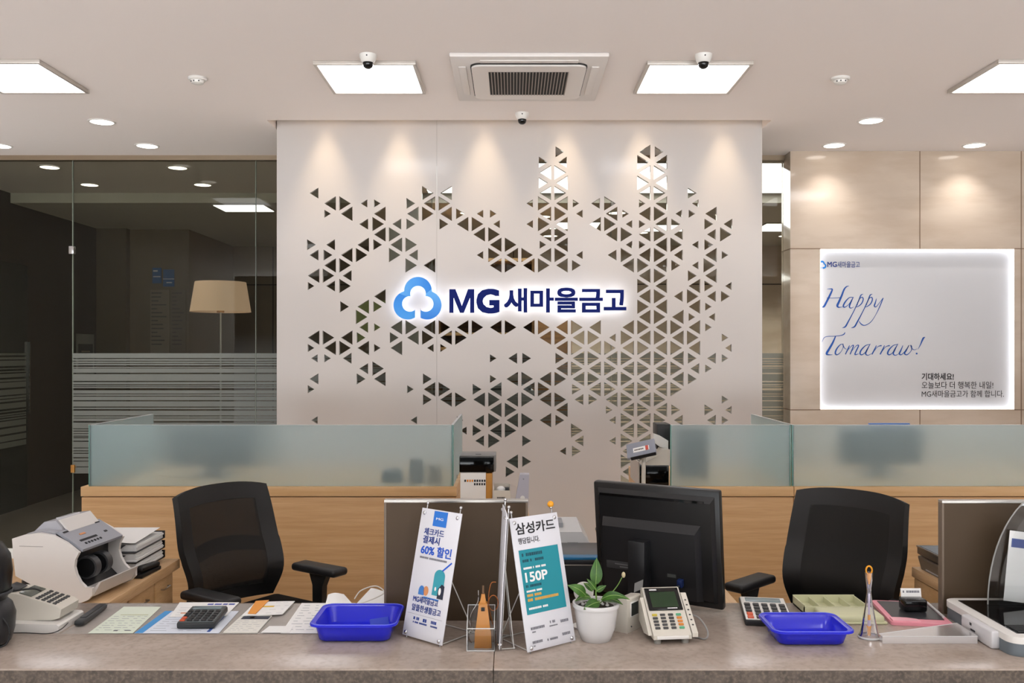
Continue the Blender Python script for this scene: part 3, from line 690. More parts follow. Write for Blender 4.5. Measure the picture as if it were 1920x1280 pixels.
# ================================================================== BEHIND THE GLASS
fl = thing('floor_lamp', 'floor lamp with pale drum shade behind the glass wall', 'lamp', ((414.5 - VX) / 225, 7.5, 0))
MB().lathe([(.15, 0), (.15, .015), (.14, .02), (.012, .024), (.012, .03)], n=32).build('base', alu, fl)
MB().cyl((0, 0, .02), (0, 0, 2.07), .008, n=12).build('pole', alu, fl)
MB().lathe([(.245, 1.835), (.205, 2.082), (.202, 2.082), (.242, 1.835)], n=40, cap=False).build('lamp_shade', M('glowing_linen_shade', (206, 176, 152), .8, emit=.16, ecol=(255, 214, 170)), fl)  # faint warm glow put into the material of the unlit shade
sp_ = MB()
for a in range(3): sp_.cyl((0, 0, 2.06), (.2 * math.cos(a * 2.09), .2 * math.sin(a * 2.09), 2.075), .003, n=6)
sp_.lathe([(.03, 1.83), (.03, 1.845), (.012, 1.86), (.012, 1.83)], n=16, cap=False); sp_.ball((0, 0, 2.085), .01)
sp_.build('shade_holder', M('brass', (190, 140, 80), .3, 1), fl)

def notice(label, px0, px1, py0, py1, Y, base, blocks, cat='poster'):
    s = F / Y
    t = thing('wall_poster', label, cat, ((px0 - VX) / s, Y, EYE - (py1 - VY) / s))
    w_, h_ = (px1 - px0) / s, (py1 - py0) / s
    MB().b2((0, -.004, 0), (w_, 0, h_)).build('sheet', base, t, smooth=0)
    for mat_, rects in blocks:
        b = MB()
        for a0, b0, a1, b1 in rects: b.poly([(a0 * w_, -.006, b0 * h_), (a1 * w_, -.006, b0 * h_), (a1 * w_, -.006, b1 * h_), (a0 * w_, -.006, b1 * h_)])
        b.build('print', mat_, t, smooth=0)
blue_d = M('poster_blue', (46, 96, 160), .6); grey_t = M('poster_text', (84, 78, 70), .7); post_w = M('poster_cream', (132, 122, 108), .8)
notice('small blue poster high on the wall behind the glass', 286, 303, 502, 531, 10.345, blue_d, [(paper_b, [(.1, .75, .6, .85), (.1, .4, .9, .46)])])
notice('larger blue poster with white line behind the glass, beside the lamp shade', 306, 327, 505, 537, 10.345, blue_d, [(paper_b, [(0, .42, 1, .46), (.3, .2, .8, .26)])])
rr = random.Random(9)
rows = [(0.06 + .0, 1 - (i + 1) * .062, .06 + rr.uniform(.3, .85), 1 - (i + 1) * .062 + .02) for i in range(14)]
notice('tall pale text notice on wall behind the glass, left one', 282, 318, 543, 662, 10.345, post_w, [(grey_t, rows)])
rows = [(0.1, 1 - (i + 1) * .062, .1 + rr.uniform(.2, .8), 1 - (i + 1) * .062 + .02) for i in range(14)]
notice('tall pale text notice on wall behind the glass, beside lamp pole', 320, 349, 543, 662, 10.345, M('poster_cream_dark', (112, 102, 90), .8), [(grey_t, rows)])
sg2 = thing('wall_sign', 'pale framed sign on the dark side wall at far left behind the glass', 'sign', (-4.74, 9.97, 1.26))
MB().b2((0, -.2, 0), (.012, .2, .44), .002).build('frame', M('sign_grey', (120, 122, 116), .7), sg2)
MB().b2((.012, -.17, .03), (.013, .17, .33)).build('sheet', M('sign_dark', (60, 62, 58), .7), sg2, smooth=0)
b = MB(); b.b2((.013, -.1, .24), (.0135, .1, .255)); b.b2((.013, -.1, .18), (.0135, 0, .2)); b.b2((.013, -.08, .12), (.0135, .05, .14)); b.build('print', post_w, sg2, smooth=0)
notice('small framed plate right of the lamp pole behind the glass', 388, 403, 605, 627, 11.985, dark_grey, [(post_w, [(.15, .15, .85, .85)])], 'sign')
notice('olive green poster seen through cutouts beside the logo', 664, 730, 563, 640, 8.1, M('poster_olive', (150, 158, 104), .7), [(ink_black, [(.1, .2, .4, .24)])])

bs = thing('bookshelf', 'open oak shelf unit behind the white screen', 'shelf', (-.72, 8.6, 0))
b = MB(); b.b2((0, 0, 0), (.025, .35, 2.4)); b.b2((.9, 0, 0), (.925, .35, 2.4)); b.b2((.025, .33, 0), (.9, .35, 2.4))
b.build('carcass', oak_dark, bs, smooth=0)
for z in (.08, .5, .9, 1.25, 1.52, 1.66, 1.8, 1.94, 2.08, 2.22, 2.37): MB().b2((.025, 0, z), (.9, .33, z + .028)).build('shelf', oak, bs, smooth=0)
MB().box((-.1, 9.0, 1.05), (.7, .4, 2.1), .01).build('cabinet', oak_dark); tag(bpy.data.objects['cabinet'], 'dark brown cabinet behind lower middle of the white screen', 'cabinet')
bpy.data.objects['cabinet'].location = (.35, .4, 0)
t = thing('copier', 'grey office copier behind the white screen, seen through lower cutouts', 'copier', (-.1, 7.7, 0))
MB().box((0, 0, .42), (.55, .5, .84), .02).build('body', mid_grey, t); MB().box((0, 0, 1.02), (.56, .48, .32), .02).build('scanner', light_grey, t); MB().box((0, 0, 1.2), (.5, .46, .04), .01).build('lid', steel_grey, t)

# ================================================================== CREDENZAS WITH FROSTED SCREENS
def credenza(label, x0, x1, joints, zt=.854, y0=4.33, y1=5.12):
    t = thing('credenza', label, 'counter', (x0, y0, 0), 0, 'oak back counters')
    w_ = x1 - x0; d_ = y1 - y0; cap = .046
    xs2 = [0] + [j - x0 for j in joints] + [w_]
    for a, b in zip(xs2, xs2[1:]):
        MB().b2((a + .002, .004, .06), (b - .002, d_, zt - cap - .005), .001).build('front_panel', oak, t)
        MB().b2((a + .001, -.004, zt - cap), (b - .001, d_, zt), .002).build('worktop', oak_cap, t)
    MB().b2((.01, .03, 0), (w_ - .01, d_ - .02, zt - cap - .008)).build('carcass', M('carcass_dark', (50, 34, 20), .8), t, smooth=0)
    return t
credenza('long oak back counter left of the white screen, frosted glass on top', -2.077, -.27, [])
credenza('long oak back counter right of the monitor, frosted glass on top', .655, 3.1, [1.349])
def glass_screen(label, x0, x1, side, y0=4.345, y1=5.1, z0=.854, z1=1.149):
    t = thing('frosted_glass_screen', label, 'glass screen', (x0, y0, z0), 0, 'frosted glass screens')
    h = z1 - z0; w_ = x1 - x0; th = .012
    MB().b2((0.004, 0, .001), (w_ - .004, th, h), .001).build('front_pane', frost, t, smooth=0)
    for x in (0, w_ - .004): MB().b2((x, 0, .001), (x + .004, th, h)).build('pane_edge', glass_edge, t, smooth=0)
    for x in side:
        MB().b2((x, th + .003, .001), (x + th, y1 - y0, h + .0), .001).build('side_pane', frost, t, smooth=0)
        MB().b2((x, th + .0005, .001), (x + th, th + .003, h)).build('side_edge', glass_edge, t, smooth=0)
        MB().b2((x, th + .003, h), (x + th, y1 - y0, h + .001)).build('top_edge', clear_edge, t, smooth=0)
    MB().b2((0, 0, h), (w_, th, h + .0012)).build('top_edge', clear_edge, t, smooth=0)
    fx = MB()
    for x in side: fx.cyl((x + th * .5, (y1 - y0) * .35, 0.0005), (x + th * .5, (y1 - y0) * .35, .02), .009, n=12)
    fx.build('clamp', chrome, t)
gl0 = (164 - VX) / 390
glass_screen('frosted glass screen with two side panes on left back counter', gl0, (850 - VX) / 390, [0, (850 - 164) / 390 - .012])
glass_screen('short frosted glass pane beside the black printer on right back counter', (1258 - VX) / 390, 1.338, [])
glass_screen('frosted glass screen with one side pane on right back counter', 1.345, 3.1, [0])

# ------------------------------------------------------------------ office chairs
net = mesh_mat('black_net', (22, 21, 19), .17)
def office_chair(label, x, y, rz, netm=net):
    t = thing('office_chair', label, 'chair', (x, y, 0), rz, 'black office chairs')
    def bp(u, v):                                 # backrest surface, u -1..1, v 0..1
        hw = .205 + .022 * min(1, v * 2.2) - .012 * max(0, v - .6) / .4
        z = .50 + .47 * v
        yy = .235 + .11 * (v - .35) ** 2 * 1.2 - .05 * math.exp(-((v - .25) / .22) ** 2) - .055 * u * u + .03
        zc = -.02 * abs(u) ** 3 * (1 if v > .5 else 0) * v
        return (u * hw, yy, z + zc)
    fr = MB()
    for u0, u1, v0, v1 in ((-1, 1, 0, .12), (-1, 1, .86, 1)):
        fr.grid(lambda a, b: bp(u0 + (u1 - u0) * a, v0 + (v1 - v0) * b), 16, 4, .024)
    for u0, u1 in ((-1, -.72), (.72, 1)):
        fr.grid(lambda a, b: bp(u0 + (u1 - u0) * a, .12 + .74 * b), 4, 16, .024)
    fr.build('backrest_frame', M('chair_frame', (17, 17, 18), .5), t, smooth=60)
    MB().grid(lambda a, b: bp(-.72 + 1.44 * a, .12 + .74 * b), 14, 16, .006).build('backrest_net', netm, t, smooth=80)
    def lum(a, b):
        q = Vector(bp(-.74 + 1.48 * a, .40 + .12 * b + .04 * math.sin(a * PI))); q.y += .008; return q
    MB().grid(lum, 14, 3, .012).build('lumbar_band', M('chair_frame', (17, 17, 18), .5), t, smooth=60)
    MB().tube([(0, .30, .52), (0, .30, .47), (0, .22, .41), (0, .05, .40)], .026, 10).build('back_stem', black_pl, t)
    MB().box((0, 0, .46), (.48, .46, .075), .03, 4).build('seat', black_matte, t)
    for sx in (-1, 1):
        a = MB().prism([(-.022, .42), (.028, .42), (.03, .55), (.05, .60), (-.05, .60), (-.026, .55)], sx * .265 - .014, sx * .265 + .014, 'x').build('armrest_post', black_pl, t)
        MB().box((sx * .265, .005, .617), (.085, .25, .032), .014, 4).build('armrest_pad', M('arm_pad', (26, 26, 28), .45), t, smooth=50)
        MB().b2((sx * .2 - .04, -.02, .405), (sx * .2 + .08 * sx + .0, .03, .425), .004).build('arm_bracket', black_pl, t)
    MB().cyl((0, 0, .1), (0, 0, .42), .025).build('gas_column', black_pl, t)
    for k in range(5):
        a = k * 2 * PI / 5 + .3
        g = MB().tube([(0, 0, .11), (.15 * math.cos(a), .15 * math.sin(a), .10), (.29 * math.cos(a), .29 * math.sin(a), .075)], [.024, .02, .014], 8).build('base_leg', black_pl, t)
        MB().cyl((.29 * math.cos(a) - .02 * math.sin(a), .29 * math.sin(a) + .02 * math.cos(a), .028), (.29 * math.cos(a) + .02 * math.sin(a), .29 * math.sin(a) - .02 * math.cos(a), .028), .028, n=16).build('caster', black_pl, g)
    return t
office_chair('black mesh-back office chair turned right, beside the paper trays', -.935, 3.455, R(56))
office_chair('black office chair turned left behind the right blue tray', 1.09, 3.26, R(-46), mesh_mat('black_net_dense', (17, 17, 16), .05))

# ================================================================== FRONT COUNTER
CZ, CY0, CY1 = .78, 2.051, 2.59
ct = thing('reception_counter', 'long taupe stone service counter across the foreground', 'counter', (0, CY0, 0))
jx = (925 - VX) / 824
for a, b in ((-2.3, jx - .0008), (jx + .0008, 2.3)):
    sl_ = MB().b2((a, 0, CZ - .005), (b, CY1 - CY0, CZ), .0015).build('stone_top', stone_top, ct)
    MB().b2((a, .0008, CZ - .16), (b, .03, CZ - .005)).build('stone_apron', stone_front, ct, smooth=0)
MB().b2((-2.3, .12, 0), (2.3, .2, CZ - .05)).build('front_panel', oak, ct, smooth=0)
MB().b2((-2.3, .03, CZ - .05), (2.3, CY1 - CY0, CZ - .005)).build('sub_top', oak_dark, ct, smooth=0)
# clear mat under the papers; white in its colour stands in for sheen
o = MB(); o.poly([(-1.155, 2.30, CZ + .001), (-.36, 2.30, CZ + .001), (-.36, 2.575, CZ + .001), (-1.155, 2.575, CZ + .001)])
o = o.build('desk_mat', pane_mat('clear_mat_sheen', (1, 1, 1), .012, .1, .26, (236, 233, 230)), smooth=0)
tag(o, 'thin clear desk mat under the papers on the left counter', 'desk mat')

def board(label, x0, x1, y=2.418, zt=1.104):
    t = thing('privacy_board', label, 'partition board', (x0, y, CZ), 0, 'brown privacy boards')
    h = zt - CZ; w_ = x1 - x0
    MB().b2((.006, 0, 0), (w_ - .006, .022, h - .008)).build('panel', board_m, t, smooth=0)
    for a, b in (((0, -.001, h - .008), (w_, .023, h)), ((0, -.001, 0), (.006, .023, h - .008)), ((w_ - .006, -.001, 0), (w_, .023, h - .008))):
        MB().b2(a, b, .001).build('edge_trim', alu if b[2] == h and a[2] > h * .5 else M('board_edge', (112, 98, 84), .5), t)
board('brown privacy board with silver edge behind the two tilted banner stands', -.346, .04)
board('brown privacy board with silver edge at the right end of the counter', 1.18, 1.64, 2.48, 1.092)

# ------------------------------------------------------------------ mini banners
def banner(label, bl, br, d_lean, zt, name='tabletop_banner', foot=None):
    bl, br = Vector(bl), Vector(br); e = br - bl; wd = e.length
    rz = math.atan2(e.y, e.x)
    t = thing(name, label, 'banner', (bl.x, bl.y, CZ), rz, 'small tabletop banner stands')
    h = math.hypot(zt - CZ, d_lean); tilt = math.atan2(d_lean, zt - CZ)
    T = Matrix.Rotation(-tilt, 4, 'X')            # leans back along +y
    MB().at(T).b2((0, 0, .006), (wd, .0025, h), .0008).build('card', M('banner_card', (212, 212, 218), .4), t)
    for x in (.012, wd - .012):
        for z in (.014, h - .012): MB().at(T).lathe([(.005, -.006), (.005, .002), (.003, .004), (.0005, .0048)], n=14).at(T).build('corner_clip', chrome, t).data.transform(T @ Matrix.Translation((x, 0, z)) @ FACE @ T.inverted())
    for x in (.012, wd - .012):
        r = MB().at(T); r.tube([(x, .006, 0), (x, .006, h * .5), (x, .006, h + .012)], .0016, 8); r.ball((x, .006, h + .014), .0042)
        r.build('rod', chrome, t)
    fy = d_lean + (foot or .065)
    pk = T @ Vector((wd / 2, .006, h * .62))
    lg = MB()
    for x in (.02, wd - .02): lg.tube([(pk.x + (x - wd / 2) * .5, pk.y, pk.z), (x, fy, .0025)], .0013, 6); lg.ball((x, fy, .003), .003)
    lg.tube([(.02, fy, .0025), (.012, .006, .004)], .0013, 6); lg.tube([(wd - .02, fy, .0025), (wd - .012, .006, .004)], .0013, 6); lg.tube([(.02, fy, .0025), (wd - .02, fy, .0025)], .0013, 6)
    lg.build('wire_leg', M('clear_rod', (206, 204, 200), .2), t)
    return t, T, wd, h
def on_card(T, x, z, dy=-.0008): return T @ Matrix.Translation((x, dy, z)) @ FACE
b1, T1, w1, h1 = banner('tilted white banner with blue discount lettering, left of the amber bottle', (-.282, 2.283), (-.174, 2.192), .0725, 1.097)
def flat(parent, T, mat, quads, name='print', dy=-.0006):
    b = MB().at(T)
    for q in quads: b.poly([(x, dy, z) for x, z in q])
    return b.build(name, mat, parent, smooth=0)
rect = lambda x0, z0, x1, z1: [(x0, z0), (x1, z0), (x1, z1), (x0, z1)]
k = w1
flat(b1, T1, M('banner_blue', (38, 112, 200), .5), [rect(.33 * k, h1 - .041, .67 * k, h1 - .003)], 'blue_tab')
text('MG', paper, b1, on_card(T1, .40 * k, h1 - .025), .18 * k, .006, .02)
text('체크카드', ink_navy, b1, on_card(T1, .15 * k, h1 - .066), .50 * k, .018, .05)
text('결제시', ink_navy, b1, on_card(T1, .15 * k, h1 - .087), .42 * k, .0195, .06)
text('60% 할인', M('strong_blue', (28, 84, 190), .6), b1, on_card(T1, .14 * k, h1 - .115), .76 * k, .0255, .07)
m_ = MB().at(T1 @ Matrix.Translation((0, -.0006, 0)) @ FACE); marks(m_, 14 * k / 100, .82 * k, h1 - .125, .005, random.Random(1)); m_.build('fine_print', ink_grey, b1, smooth=0)
# drink bottle drawing with straw
def arc(cx, cz, rx, rz_, a0, a1, n=14): return [(cx + rx * math.cos(R(a0 + (a1 - a0) * i / n)), cz + rz_ * math.sin(R(a0 + (a1 - a0) * i / n))) for i in range(n + 1)]
bx, bz = .70 * k, h1 - .208
flat(b1, T1, M('print_teal', (52, 150, 165), .5), [arc(bx, bz + .048, .0185, .016, 0, 180) + [(bx - .0185, bz), (bx + .0185, bz)]], 'bottle_print')
flat(b1, T1, M('print_navy', (34, 40, 58), .5), [[(bx + .001, bz - .006), (bx + .022, bz - .006), (bx + .022, bz + .026), (bx + .012, bz + .03), (bx + .001, bz + .018)]], 'bottle_shadow', -.0008)
flat(b1, T1, paper, [arc(bx + .008, bz + .012, .0045, .009, 0, 340), arc(bx - .008, bz + .016, .003, .005, 0, 340)], 'bottle_label', -.001)
flat(b1, T1, M('strong_blue', (28, 84, 190), .6), [[(bx + .004, bz + .062), (bx + .008, bz + .060), (bx + .036, bz + .084), (bx + .033, bz + .087)]], 'straw_print')
flat(b1, T1, M('print_orange', (206, 140, 92), .5), [arc(.42 * k, bz + .006, .009, .012, 0, 345)], 'cup_print')
flat(b1, T1, M('print_blue', (60, 120, 190), .5), [arc(.31 * k, bz + .004, .010, .013, 0, 180) + [(.31 * k - .01, bz - .006), (.31 * k + .01, bz - .006)], rect(.38 * k, bz - .012, .76 * k, bz - .008)], 'shade_print')
text('MG새마을금고', ink_navy, b1, on_card(T1, .14 * k, h1 - .234), .62 * k, .0165, .05)
text('알뜰한생활금고', ink_navy, b1, on_card(T1, .14 * k, h1 - .255), .72 * k, .0165, .045)
flat(b1, T1, ink_grey, [rect(.05 * k, h1 - .263, .92 * k, h1 - .2625)], 'rule')
m_ = MB().at(T1 @ Matrix.Translation((0, -.0006, 0)) @ FACE)
for x0_, x1_, z_, h_ in ((.22, .38, .276, .007), (.46, .58, .277, .008), (.66, .82, .276, .007), (.22, .60, .284, .004), (.66, .84, .284, .004)): marks(m_, x0_ * k, x1_ * k, h1 - z_, h_, random.Random(int(x0_ * 100)))
m_.build('fine_print', ink_navy, b1, smooth=0)
b2_, T2, w2, h2 = banner('tilted white banner with teal block and black heading, left of the potted plant', (.0355, 2.142), (.156, 2.233), .074, 1.0936)
k = w2
text('삼성카드', ink_black, b2_, on_card(T2, .09 * k, h2 - .042), .82 * k, .028, .06)
text('행담됩니다.', M('dark_grey_ink', (66, 66, 70), .6), b2_, on_card(T2, .11 * k, h2 - .065), .44 * k, .015, .03)
flat(b2_, T2, teal, [rect(.09 * k, h2 - .232, .91 * k, h2 - .079)], 'teal_block')
P2 = T2 @ Matrix.Translation((0, -.001, 0)) @ FACE
text('150P', paper, b2_, on_card(T2, .15 * k, h2 - .157, -.001), .46 * k, .0235, .08)
rq = random.Random(5)
td, pa = M('teal_dark', (16, 70, 84), .6), M('print_amber', (210, 158, 60), .6)
for mat_, x0, x1, zz, hh in ((td, .14, .58, .095, .0075), (td, .14, .60, .109, .0065), (paper, .14, .60, .126, .005), (td, .14, .52, .169, .006), (paper, .14, .46, .1805, .0045), (pa, .14, .44, .191, .006),
                             (pa, .14, .78, .202, .0065), (paper, .14, .58, .2215, .005), (ink_grey, .12, .42, .268, .006), (ink_grey, .14, .22, .275, .003), (ink_grey, .52, .64, .262, .006), (ink_grey, .50, .68, .270, .003),
                             (ink_grey, .74, .92, .266, .0065), (ink_grey, .12, .34, .300, .006), (ink_grey, .13, .2, .307, .003), (ink_grey, .42, .66, .301, .005), (ink_grey, .74, .92, .297, .0065)):
    m_ = MB().at(P2); marks(m_, x0 * k, x1 * k, h2 - zz, hh, rq); m_.build('fine_print', mat_, b2_, smooth=0)
MB().at(T2).ball((w2 - .012, .006, h2 + .022), .0085).build('amber_knob', amber_bright, b2_)
# the third stand, seen on its edge
b3, T3, w3, h3 = banner('tabletop banner stand seen edge-on between the amber bottle and teal banner', (-.045, 2.30), (-.034, 2.163), .018, 1.112, foot=.02)

# ------------------------------------------------------------------ acrylic box with the amber bottle
ab = thing('acrylic_holder', 'small clear acrylic holder box with the amber bottle inside', 'holder', (-.078, 2.20, CZ))
w_, d_, h_ = .066, .062, .055
MB().b2((-w_ / 2 + .0005, -d_ / 2 + .0005, .0004), (w_ / 2 - .0005, d_ / 2 - .0005, .003)).build('base_plate', clear_edge, ab, smooth=0)
b = MB(); b.b2((-w_ / 2, -d_ / 2, .003), (w_ / 2, -d_ / 2 + .002, h_)); b.b2((-w_ / 2, d_ / 2 - .002, .003), (w_ / 2, d_ / 2, h_ + .04))
for x in (-w_ / 2, w_ / 2 - .002): b.prism([(-d_ / 2 + .002, .003), (d_ / 2 - .002, .003), (d_ / 2 - .002, h_ + .04), (-d_ / 2 + .002, h_)], x, x + .002, 'x')
b.build('box', clear, ab, smooth=0)
e = MB(); q = d_ / 2; p = w_ / 2
e.tube([(-p, -q, h_), (p, -q, h_)], .0012, 6); e.tube([(-p, -q, .001), (-p, -q, h_), (-p, q, h_ + .04), (p, q, h_ + .04), (p, -q, h_), (p, -q, .001)], .0012, 6); e.tube([(-p, -q, .0015), (p, -q, .0015)], .0014, 6)
e.build('edge', clear_edge, ab)
bo = thing('amber_bottle', 'tapered amber bottle standing in the clear acrylic holder', 'bottle', (-.073, 2.197, CZ + .0035))
def frust(mb, z0, z1, a0, b0, a1, b1):
    A = [(-a0, -b0, z0), (a0, -b0, z0), (a0, b0, z0), (-a0, b0, z0)]; B = [(-a1, -b1, z1), (a1, -b1, z1), (a1, b1, z1), (-a1, b1, z1)]
    mb.poly(A[::-1]); mb.poly(B)
    for i in range(4): mb.poly([A[i], A[(i + 1) % 4], B[(i + 1) % 4], B[i]])
b = MB(); frust(b, 0, .04, .021, .015, .0195, .014); b.build('base', amber, bo)
b = MB(); frust(b, .04, .102, .0185, .0135, .0105, .010); frust(b, .102, .107, .0105, .0095, .0105, .0095); b.build('body', amber, bo)
b = MB(); frust(b, .107, .128, .0075, .007, .004, .004); b.build('neck', amber, bo)
MB().cyl((0, 0, .128), (0, 0, .148), .003, n=12).build('cap', M('bronze_cap', (110, 84, 60), .3, .5), bo)
MB().box((0, -.0145, .094), (.009, .002, .009), .001).build('badge', black_pl, bo)
def spect(label, pts, c, lens_c, mat_):
    t = thing('reading_glasses', label, 'glasses', (0, 0, 0))
    MB().tube(catmull(pts, 6), .0011, 6).build('temple', mat_, t)
    ring = [(lens_c[0] + .012 * math.cos(i * PI / 8), lens_c[1], lens_c[2] + .019 * math.sin(i * PI / 8)) for i in range(16)]
    MB().tube(ring, .0012, 6, closed=True).build('rim', mat_, t)
    t.location = (0, 0, 0)
    return t
q = lambda px, py, Y=2.225: tuple(W(px, py, Y))
spect('thin wire reading glasses standing in the acrylic holder, left of the bottle', [q(884, 1178), q(883, 1152), q(896, 1128), q(897, 1106)], 0, q(888, 1192), chrome)
spect('amber rimmed reading glasses in the acrylic holder, right of the bottle', [q(924, 1170), q(916, 1130), q(920, 1095), q(930, 1091)], 0, q(925, 1130), M('amber_frame', (170, 98, 40), .3))

# ------------------------------------------------------------------ blue coin trays
def coin_tray(label, x0, x1, y0, y1, rim):
    cx, cy = (x0 + x1) / 2, (y0 + y1) / 2; hx, hy = (x1 - x0) / 2, (y1 - y0) / 2
    t = thing('cash_tray', label, 'tray', (cx, cy, CZ), 0, 'blue cash trays')
    H = rim - CZ
    def ring(hx_, hy_, r, z): return [(x, y, z) for x, y in rrect(hx_, hy_, r, 5)]
    prof = [(.026, .030, 0.001, .018), (.020, .022, .006, .02), (.012, .012, H - .004, .024), (.0, .0, H - .004, .03), (.0, .0, H, .03), (.005, .005, H + .001, .028), (.013, .013, H - .001, .024), (.022, .024, .008, .02), (.028, .032, .0045, .017)]
    rings = []; b = MB()
    for ix, iy, z, r in prof: rings.append([b._v(p) for p in ring(hx - ix, hy - iy, r, z)])
    for a, c_ in zip(rings, rings[1:]):
        n = len(a)
        for i in range(n): b.bm.faces.new((a[i], a[(i + 1) % n], c_[(i + 1) % n], c_[i]))
    b.bm.faces.new(rings[0][::-1]); b.bm.faces.new(rings[-1])
    b.build('tray_body', blue_tray, t, smooth=50)
    lp = [(x, y, H + .0012) for x, y in rrect(hx - .003, hy - .003, .028, 5)]
    MB().tube(lp, .0016, 6, closed=True).build('rim_bead', M('blue_rim', (92, 100, 225), .2), t)
    return t
coin_tray('blue plastic cash tray on the left, before the brown board', -.505, -.287, 2.212, 2.406, .828)
coin_tray('blue plastic cash tray on the right, beside the glass pen stand', .633, .836, 2.185, 2.352, .82)
o = MB().box((0, 0, 0), (.05, .002, .028)).build('folded_card', M('card_blue', (60, 80, 190), .5)); o.location = (-.345, 2.33, .799); o.rotation_euler = (R(-20), 0, R(30))
tag(o, 'small folded card lying in the left blue tray', 'card')

# ------------------------------------------------------------------ plant
pp = onz(1117, 1197, CZ); px_, py_ = pp.x, pp.y + .035
pt = thing('potted_plant', 'green leafy plant in a white round pot on the counter', 'plant', (px_, 2.262, CZ))
MB().lathe([(.0355, 0), (.038, .003), (.048, .03), (.0535, .07), (.0545, .082), (.058, .083), (.0595, .088), (.0585, .093), (.0555, .094), (.052, .092), (.0505, .08), (.0001, .078)], n=48).build('pot', ceramic, pt, smooth=50)
MB().lathe([(.0505, .079), (.045, .084), (.02, .086), (.0001, .087)], n=24, cap=False).build('soil', soil_m, pt)
def leaf(base, tip, width, droop=.0, face=None, bow=.0):
    base, tip = Vector(base), Vector(tip); ax = tip - base; ln = ax.length; ax.normalize()
    fc = Vector(face or (0, -1, .3)); side = ax.cross(fc).normalized(); up = side.cross(ax).normalized()
    def fn(a, b):
        wv = width * (math.sin(PI * min(1, b ** .8)) ** .85) * (1 - .25 * b) * 1.1
        c_ = base + ax * ln * b + up * (bow * math.sin(PI * b)) - Vector((0, 0, 1)) * droop * b * b
        u = a * 2 - 1
        return c_ + side * (u * wv) + up * (.12 * wv * u * u)
    b = MB().grid(fn, 8, 14, .0008)
    o = b.build('leaf', leaf_m, pt, smooth=70)
    vn = MB().tube([fn(.5, i / 10) + up * .0006 for i in range(11)], [.0009] * 8 + [.0005] * 3, 6).build('vein', M('leaf_vein', (130, 160, 90), .5), o)
lp = lambda px, py, y=0: Vector(((px - VX) / 747 - px_, y, EYE - (py - VY) / 747 - CZ))
leaf(lp(1117, 1096), lp(1119, 1046, .005), .0155, 0, (0, -1, .1), .004)
leaf(lp(1098, 1115, -.005), lp(1063, 1088, -.02), .014, .006, (-.2, -.8, .7), .008)
leaf(lp(1126, 1122, -.01), lp(1178, 1108, -.03), .012, .012, (.2, -.7, .8), .014)
leaf(lp(1122, 1124, -.02), lp(1091, 1128, -.052), .0145, .004, (0, -.75, .7), .004)
leaf(lp(1118, 1105), lp(1100, 1083, -.008), .007, 0, (0, -1, .2), .002)
leaf(lp(1118, 1108), lp(1136, 1096, -.006), .0075, 0, (0, -1, .5), .002)
leaf(lp(1130, 1124, -.012), lp(1166, 1124, -.02), .012, .006, (.1, -.4, .9), .008)
leaf(lp(1108, 1120), lp(1078, 1122, .0), .013, .006, (0, -.4, .9), .006)
leaf(lp(1112, 1110, .01), lp(1096, 1098, .03), .009, 0, (0, -.5, .9), .004)
stm = MB(); stm.tube([lp(1119, 1130), lp(1117, 1110), lp(1117, 1094)], .0022, 8); stm.tube(catmull([lp(1122, 1132), lp(1140, 1118), lp(1158, 1100, .01), lp(1167, 1084, .01)], 5), .0013, 8); stm.tube([lp(1119, 1130), lp(1122, 1122, -.02)], .002, 8)
stm.build('stem', M('stem_green', (96, 128, 56), .5), pt)
MB().ball(lp(1170, 1079, .01), .006, (.8, .8, 1.25)).build('bud', M('bud_cream', (190, 176, 140), .4), pt)
pb = MB()
rq = random.Random(8)
for i in range(14):
    a = rq.uniform(0, 6.28); rr_ = rq.uniform(.01, .045); pb.ball((rr_ * math.cos(a), rr_ * math.sin(a), .088), rq.uniform(.002, .0045), n=8)
pb.build('white_pebbles', paper, pt)
mr = thing('round_desk_mirror', 'round white disc stand behind the plant leaves', 'mirror', (.185, 2.36, CZ))
MB().cyl((0, .0, .092), (0, .006, .092), .026, n=36).build('disc', white_pl, mr); MB().cyl((0, .004, .0), (0, .004, .07), .004, n=10).build('stem', white_pl, mr); MB().lathe([(.03, 0), (.03, .004), (.006, .008)], (0, .004, 0), 24).build('base', white_pl, mr)

# ------------------------------------------------------------------ small beige box
A_, B_ = Vector((.292, 2.305)), Vector((.3355, 2.363)); e_ = B_ - A_
t = thing('card_reader_box', 'small beige box with dark window between plant and card terminal', 'device', (A_.x, A_.y, CZ), math.atan2(e_.y, e_.x))
MB().prism([(0, 0), (.048, 0), (.048, .07), (.03, .085), (0.004, .088), (0, .084)], 0, .072, 'x').build('body', beige_pl, t)
MB().b2((.016, -.0015, .038), (.056, .001, .076), .001).build('window_frame', white_pl, t); MB().b2((.019, -.0025, .041), (.053, -.001, .073)).build('window', M('window_dark', (46, 52, 50), .15), t, smooth=0)
MB().ball((.02, -.001, .014), .002).build('led', dark_grey, t)

